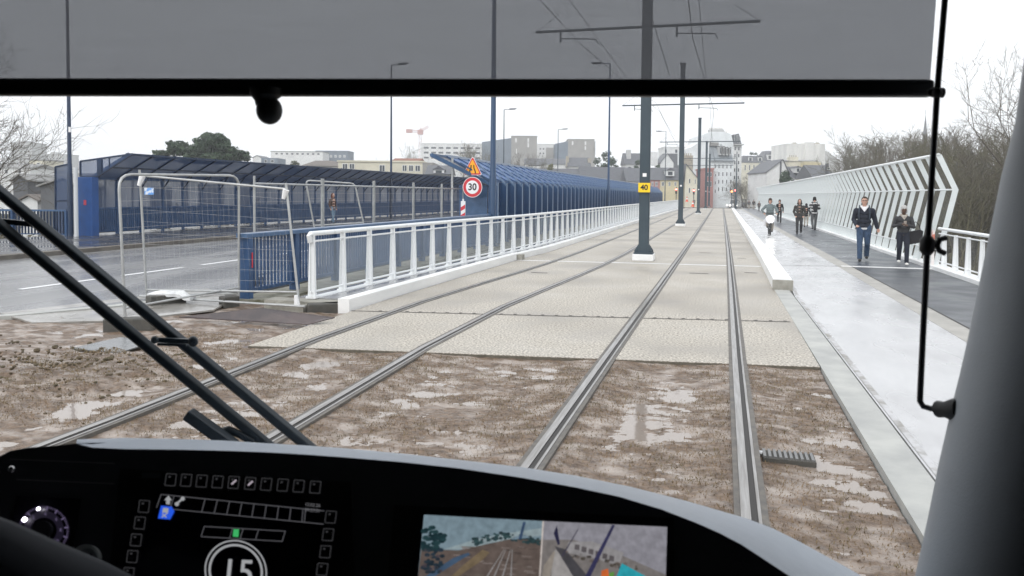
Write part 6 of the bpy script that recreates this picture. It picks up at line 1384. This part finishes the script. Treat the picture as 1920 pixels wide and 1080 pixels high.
# cyclist
cq = g(1444, 441, 0)
bt = thing('bicycle', 'white bicycle with a glaring headlight ridden on the wet path', 'bicycle', cq); wr_ = .33
def loc_(x, y, z): return cq + A3(x, y, z)
fork = 0
for y in (0.0, 1.08):
    m = MB(); m.tube([loc_(0, y + wr_ * math.cos(a), wr_ + .01 + wr_ * math.sin(a)) for a in np.linspace(0, 2 * math.pi, 29)], .026, 8, False); w_ = m.build('wheel', M_BLACK, bt, smooth=True)
    m = MB()
    for k in range(12): m.tube([loc_(0, y, wr_ + .01), loc_(0, y + .31 * math.cos(k * .5236), wr_ + .01 + .31 * math.sin(k * .5236))], .0025, 4)
    m.tube([loc_(-.05, y, wr_ + .01), loc_(.05, y, wr_ + .01)], .02, 8); m.build('spoke', M_GALV, w_)
FRM = mat('bicycle_white', (.78, .78, .80), .3)
m = MB(); m.tube([loc_(0, .22, .86), loc_(0, .52, .32)], .028, 8); m.tube([loc_(0, .52, .32), loc_(0, .74, .82)], .024, 8); m.tube([loc_(0, .52, .32), loc_(0, 1.08, .34)], .018, 8); m.tube([loc_(0, 1.08, .34), loc_(0, .70, .72)], .016, 8); m.tube([loc_(0, .22, .72), loc_(0, .66, .62)], .024, 8); m.build('frame', FRM, bt, smooth=True)
m = MB()
for s in (-1, 1): m.tube([loc_(s * .045, 0, .34), loc_(s * .05, .14, .72)], .014, 8)
m.tube([loc_(0, .14, .70), loc_(0, .24, 1.02)], .022, 8); m.build('fork', M_BLACK, bt, smooth=True)
m = MB(); m.tube([loc_(-.33, .32, 1.06), loc_(-.15, .22, 1.06), loc_(0, .20, 1.03), loc_(.15, .22, 1.06), loc_(.33, .32, 1.06)], .016, 8)
for s in (-1, 1): m.tube([loc_(s * .33, .32, 1.06), loc_(s * .24, .27, 1.07)], .021, 8); m.tube([loc_(s * .3, .2, 1.1), loc_(s * .2, .18, 1.06)], .006, 5)
m.build('handlebar', M_BLACK, bt, smooth=True)
m = MB(); m.ball(loc_(0, .10, .76), (.24, .15, .22), 14, 10); m.build('glare_ball', mat('pannier_and_glare_white', (.80, .80, .82), .45), bt, smooth=True)  # white ball added to stand for the glare round the headlight
m = MB(); m.prism([loc_(.13 * math.cos(a), -.07, .76 + .13 * math.sin(a)) for a in np.linspace(0, 2 * math.pi, 20, endpoint=False)], (0, .04, 0)); m.build('headlight', em('headlamp', (1, .99, .96), 14.), bt)
for s in (-1, 1):
    m = MB(); m.box(cq[0] + s * .17 - .08, cq[0] + s * .17 + .08, cq[1] + .95, cq[1] + 1.25, .42, .72); m.build('pannier', mat('pannier_and_glare_white', (.80, .80, .82), .45), bt, bevel=.03)
m = MB(); m.ball(loc_(0, .78, .88), (.09, .14, .04), 10, 6); m.build('saddle', M_BLACK, bt, smooth=True)
person('cyclist in a grey-green coat and dark helmet riding the bicycle with the headlight', 0, 0, 0, loc=tuple(cq), H=1.76, hair=HAIR, hairkind='beanie', top=TEAL, legs=BEIGE, topz=.92, bulk=1.12, seat=(0, [A3(-.09, .76, .94), A3(.09, .76, .94)], [A3(-.13, .40, .72), A3(.13, .42, .60)], [A3(-.11, .52, .42), A3(.11, .50, .22)]),
    arms=[(A3(-.38, -.12, 1.18), A3(-.31, -.16, 1.06)), (A3(.34, -.08, 1.17), A3(.31, -.16, 1.06))])  # rider's light coat and trousers hold the headlight's glare in their colour

# ================================================================== VEHICLES AT THE CROSSING
def car(label, x, D, ang, c, L=4.2, Wd=1.75, Hh=1.45, van=False, lights=False, ybase=None):
    q = cp(x, 362, D); zg = terrain(q[0], q[1]) + .22; q[2] = zg; t = thing('parked_car' if not van else 'van', label, 'car' if not van else 'van', q); a = R(ang)
    X = A3(math.cos(a), math.sin(a), 0); Y = A3(-math.sin(a), math.cos(a), 0); pc = mat('car_paint_%s' % c[0], c[1], .25, spec=.6); P_ = lambda x_, y_, z_: q + X * x_ + Y * y_ + UP * z_
    l, w, h = L / 2, Wd / 2, Hh
    prof = [(-l, .35), (-l + .02, .72), (-l + .9, .86), (-l + 1.45, h - .06), (-l + 1.9, h), (l - 1.0, h), (l - .35, .95), (l - .02, .82), (l, .38), (l - .3, .22), (-l + .3, .22)] if not van else [(-l, .35), (-l + .02, .85), (-l + .7, 1.05), (-l + 1.2, h - .1), (-l + 1.6, h), (l - .1, h), (l, h - .3), (l, .38), (l - .3, .22), (-l + .3, .22)]
    m = MB(); m.prism([P_(x_, -w, z_) for x_, z_ in prof], Y * 2 * w); m.build('body', pc, t, bevel=.09)
    m = MB()
    for s in (-1, 1):
        wp = [(-l + 1.15, .92), (-l + 1.62, h - .12), (l - 1.15, h - .12), (l - .72, .96)] if not van else [(-l + .95, 1.1), (-l + 1.35, h - .2), (-l + 2.2, h - .2), (-l + 2.2, 1.1)]
        m.prism([P_(x_, s * (w + .004), z_) for x_, z_ in wp], Y * s * .012)
    x0, z0, x1, z1 = (-l + .93, .90, -l + 1.40, h - .10) if not van else (-l + .74, 1.10, -l + 1.16, h - .14)
    nrm = A3(0, 0, 0) - X * .02 + UP * .02
    m.prism([P_(x0, -w * .88, z0) + nrm, P_(x0, w * .88, z0) + nrm, P_(x1, w * .8, z1) + nrm, P_(x1, -w * .8, z1) + nrm], nrm * .4); m.build('window', M_GLASS, t)
    for sx in (-l + .8, l - .8):
        for s in (-1, 1):
            m = MB(); m.tube([P_(sx, s * (w - .18), .31), P_(sx, s * (w + .015), .31)], .31, 16); k_ = m.build('wheel', M_BLACK, t)
            m = MB(); m.tube([P_(sx, s * (w + .01), .31), P_(sx, s * (w + .025), .31)], .19, 12); m.build('rim', M_GALV, k_)
    for s in (-1, 1):
        m = MB(); m.frame_box(P_(-l, s * w * .72, .68), Y * .17, X * .03, UP * .09); m.build('headlight', em('car_headlamp', (1, .97, .9), 5.) if lights else M_SWHITE, t)
        m = MB(); m.frame_box(P_(l, s * w * .78, .78), Y * .14, X * .03, UP * .10); m.build('tail_light', M_RED, t)
    return t
car('silver car crossing the end of the street, seen from its side', 1338, 215, 190, ('silver', (.42, .43, .45)))
car('dark grey car in front of the silver one at the crossing', 1344, 185, 200, ('dark_grey', (.045, .047, .052)))
car('white car with its front towards the tram, beside the mast', 1363, 180, 75, ('white', (.78, .78, .78)), lights=True)
car('white van facing the tram behind the white car', 1379, 175, 78, ('white', (.78, .78, .78)), L=5, Wd=1.95, Hh=2.1, van=True, lights=True)
car('black car beside the white van at the end of the street', 1391, 180, 80, ('black', (.015, .016, .018)))
car('pale blue car partly hidden behind the third overhead pole', 1317, 170, 185, ('pale_blue', (.34, .40, .45)))
# signals, cones
def signal(label, x, y, D, c, s):
    q = cp(x, y, D); zg = terrain(q[0], q[1]) + .2; t = thing('traffic_light', label, 'traffic light', (q[0], q[1], zg)); m = MB(); m.tube([(q[0], q[1] + .1, zg), (q[0], q[1] + .1, q[2] + .4)], .07, 8); m.build('post', M_POLE, t)
    m = MB(); m.box(q[0] - .16, q[0] + .16, q[1] - .0, q[1] + .2, q[2] - .75, q[2] + .2); m.build('housing', M_BLACK, t)
    m = MB(); m.ball((q[0], q[1] - .03, q[2]), .16, 12, 8); m.build('red_lamp', em('signal_%s' % c[0], c[1], s), t, smooth=True)
    for k in (1, 2): m = MB(); m.ball((q[0], q[1] - .01, q[2] - .26 * k), .09, 8, 6); m.build('dark_lens', M_GLASS, t)
signal('red traffic light close to the second overhead pole', 1268, 355, 128, ('red', (1, .12, .10)), 9); signal('red traffic light behind the orange cones', 1301, 357, 135, ('red', (1, .12, .10)), 9)
signal('amber-red traffic light over the white car', 1372, 359, 150, ('amber', (1, .25, .06)), 9); signal('red traffic light at the bare street trees', 1379, 357, 152, ('red', (1, .12, .10)), 9)
CONE = mat('cone_orange', (.75, .13, .06), .5)
for x, y, D, lb in ((1288, 375, 128, 'orange barrier cone by the end of the blue barrier'), (1299, 384, 112, 'larger orange and white cone beside the third overhead pole')):
    q = cp(x, y, D); q[2] = max(q[2] - .3, -.3); t = thing('traffic_cone', lb, 'cone', q); m = MB(); m.frame_box(q + UP * .03, A3(.3, 0, 0), A3(0, .3, 0), UP * .03); m.tube([q + UP * .06, q + UP * .9], [.22, .05], 12); c_ = m.build('cone_body', CONE, t); m = MB(); m.tube([q + UP * .42, q + UP * .62], [.152, .112], 12); m.build('reflective_band', M_SWHITE, c_)
# ================================================================== AIR: thin wet haze over the town
m = MB(); m.box(-930, 930, -170, 740, -12, 62); hz = m.build('haze', []); props(hz, kind='stuff')
hm = bpy.data.materials.new('haze'); hm.use_nodes = True; ht = hm.node_tree; ht.nodes.remove(ht.nodes['Principled BSDF']); pv = ht.nodes.new('ShaderNodeVolumePrincipled')
pv.inputs['Color'].default_value = (.93, .95, .98, 1); pv.inputs['Density'].default_value = .0008; ht.links.new(pv.outputs[0], ht.nodes['Material Output'].inputs['Volume'])
hz.data.materials.append(hm)
S.cycles.volume_bounces = 1
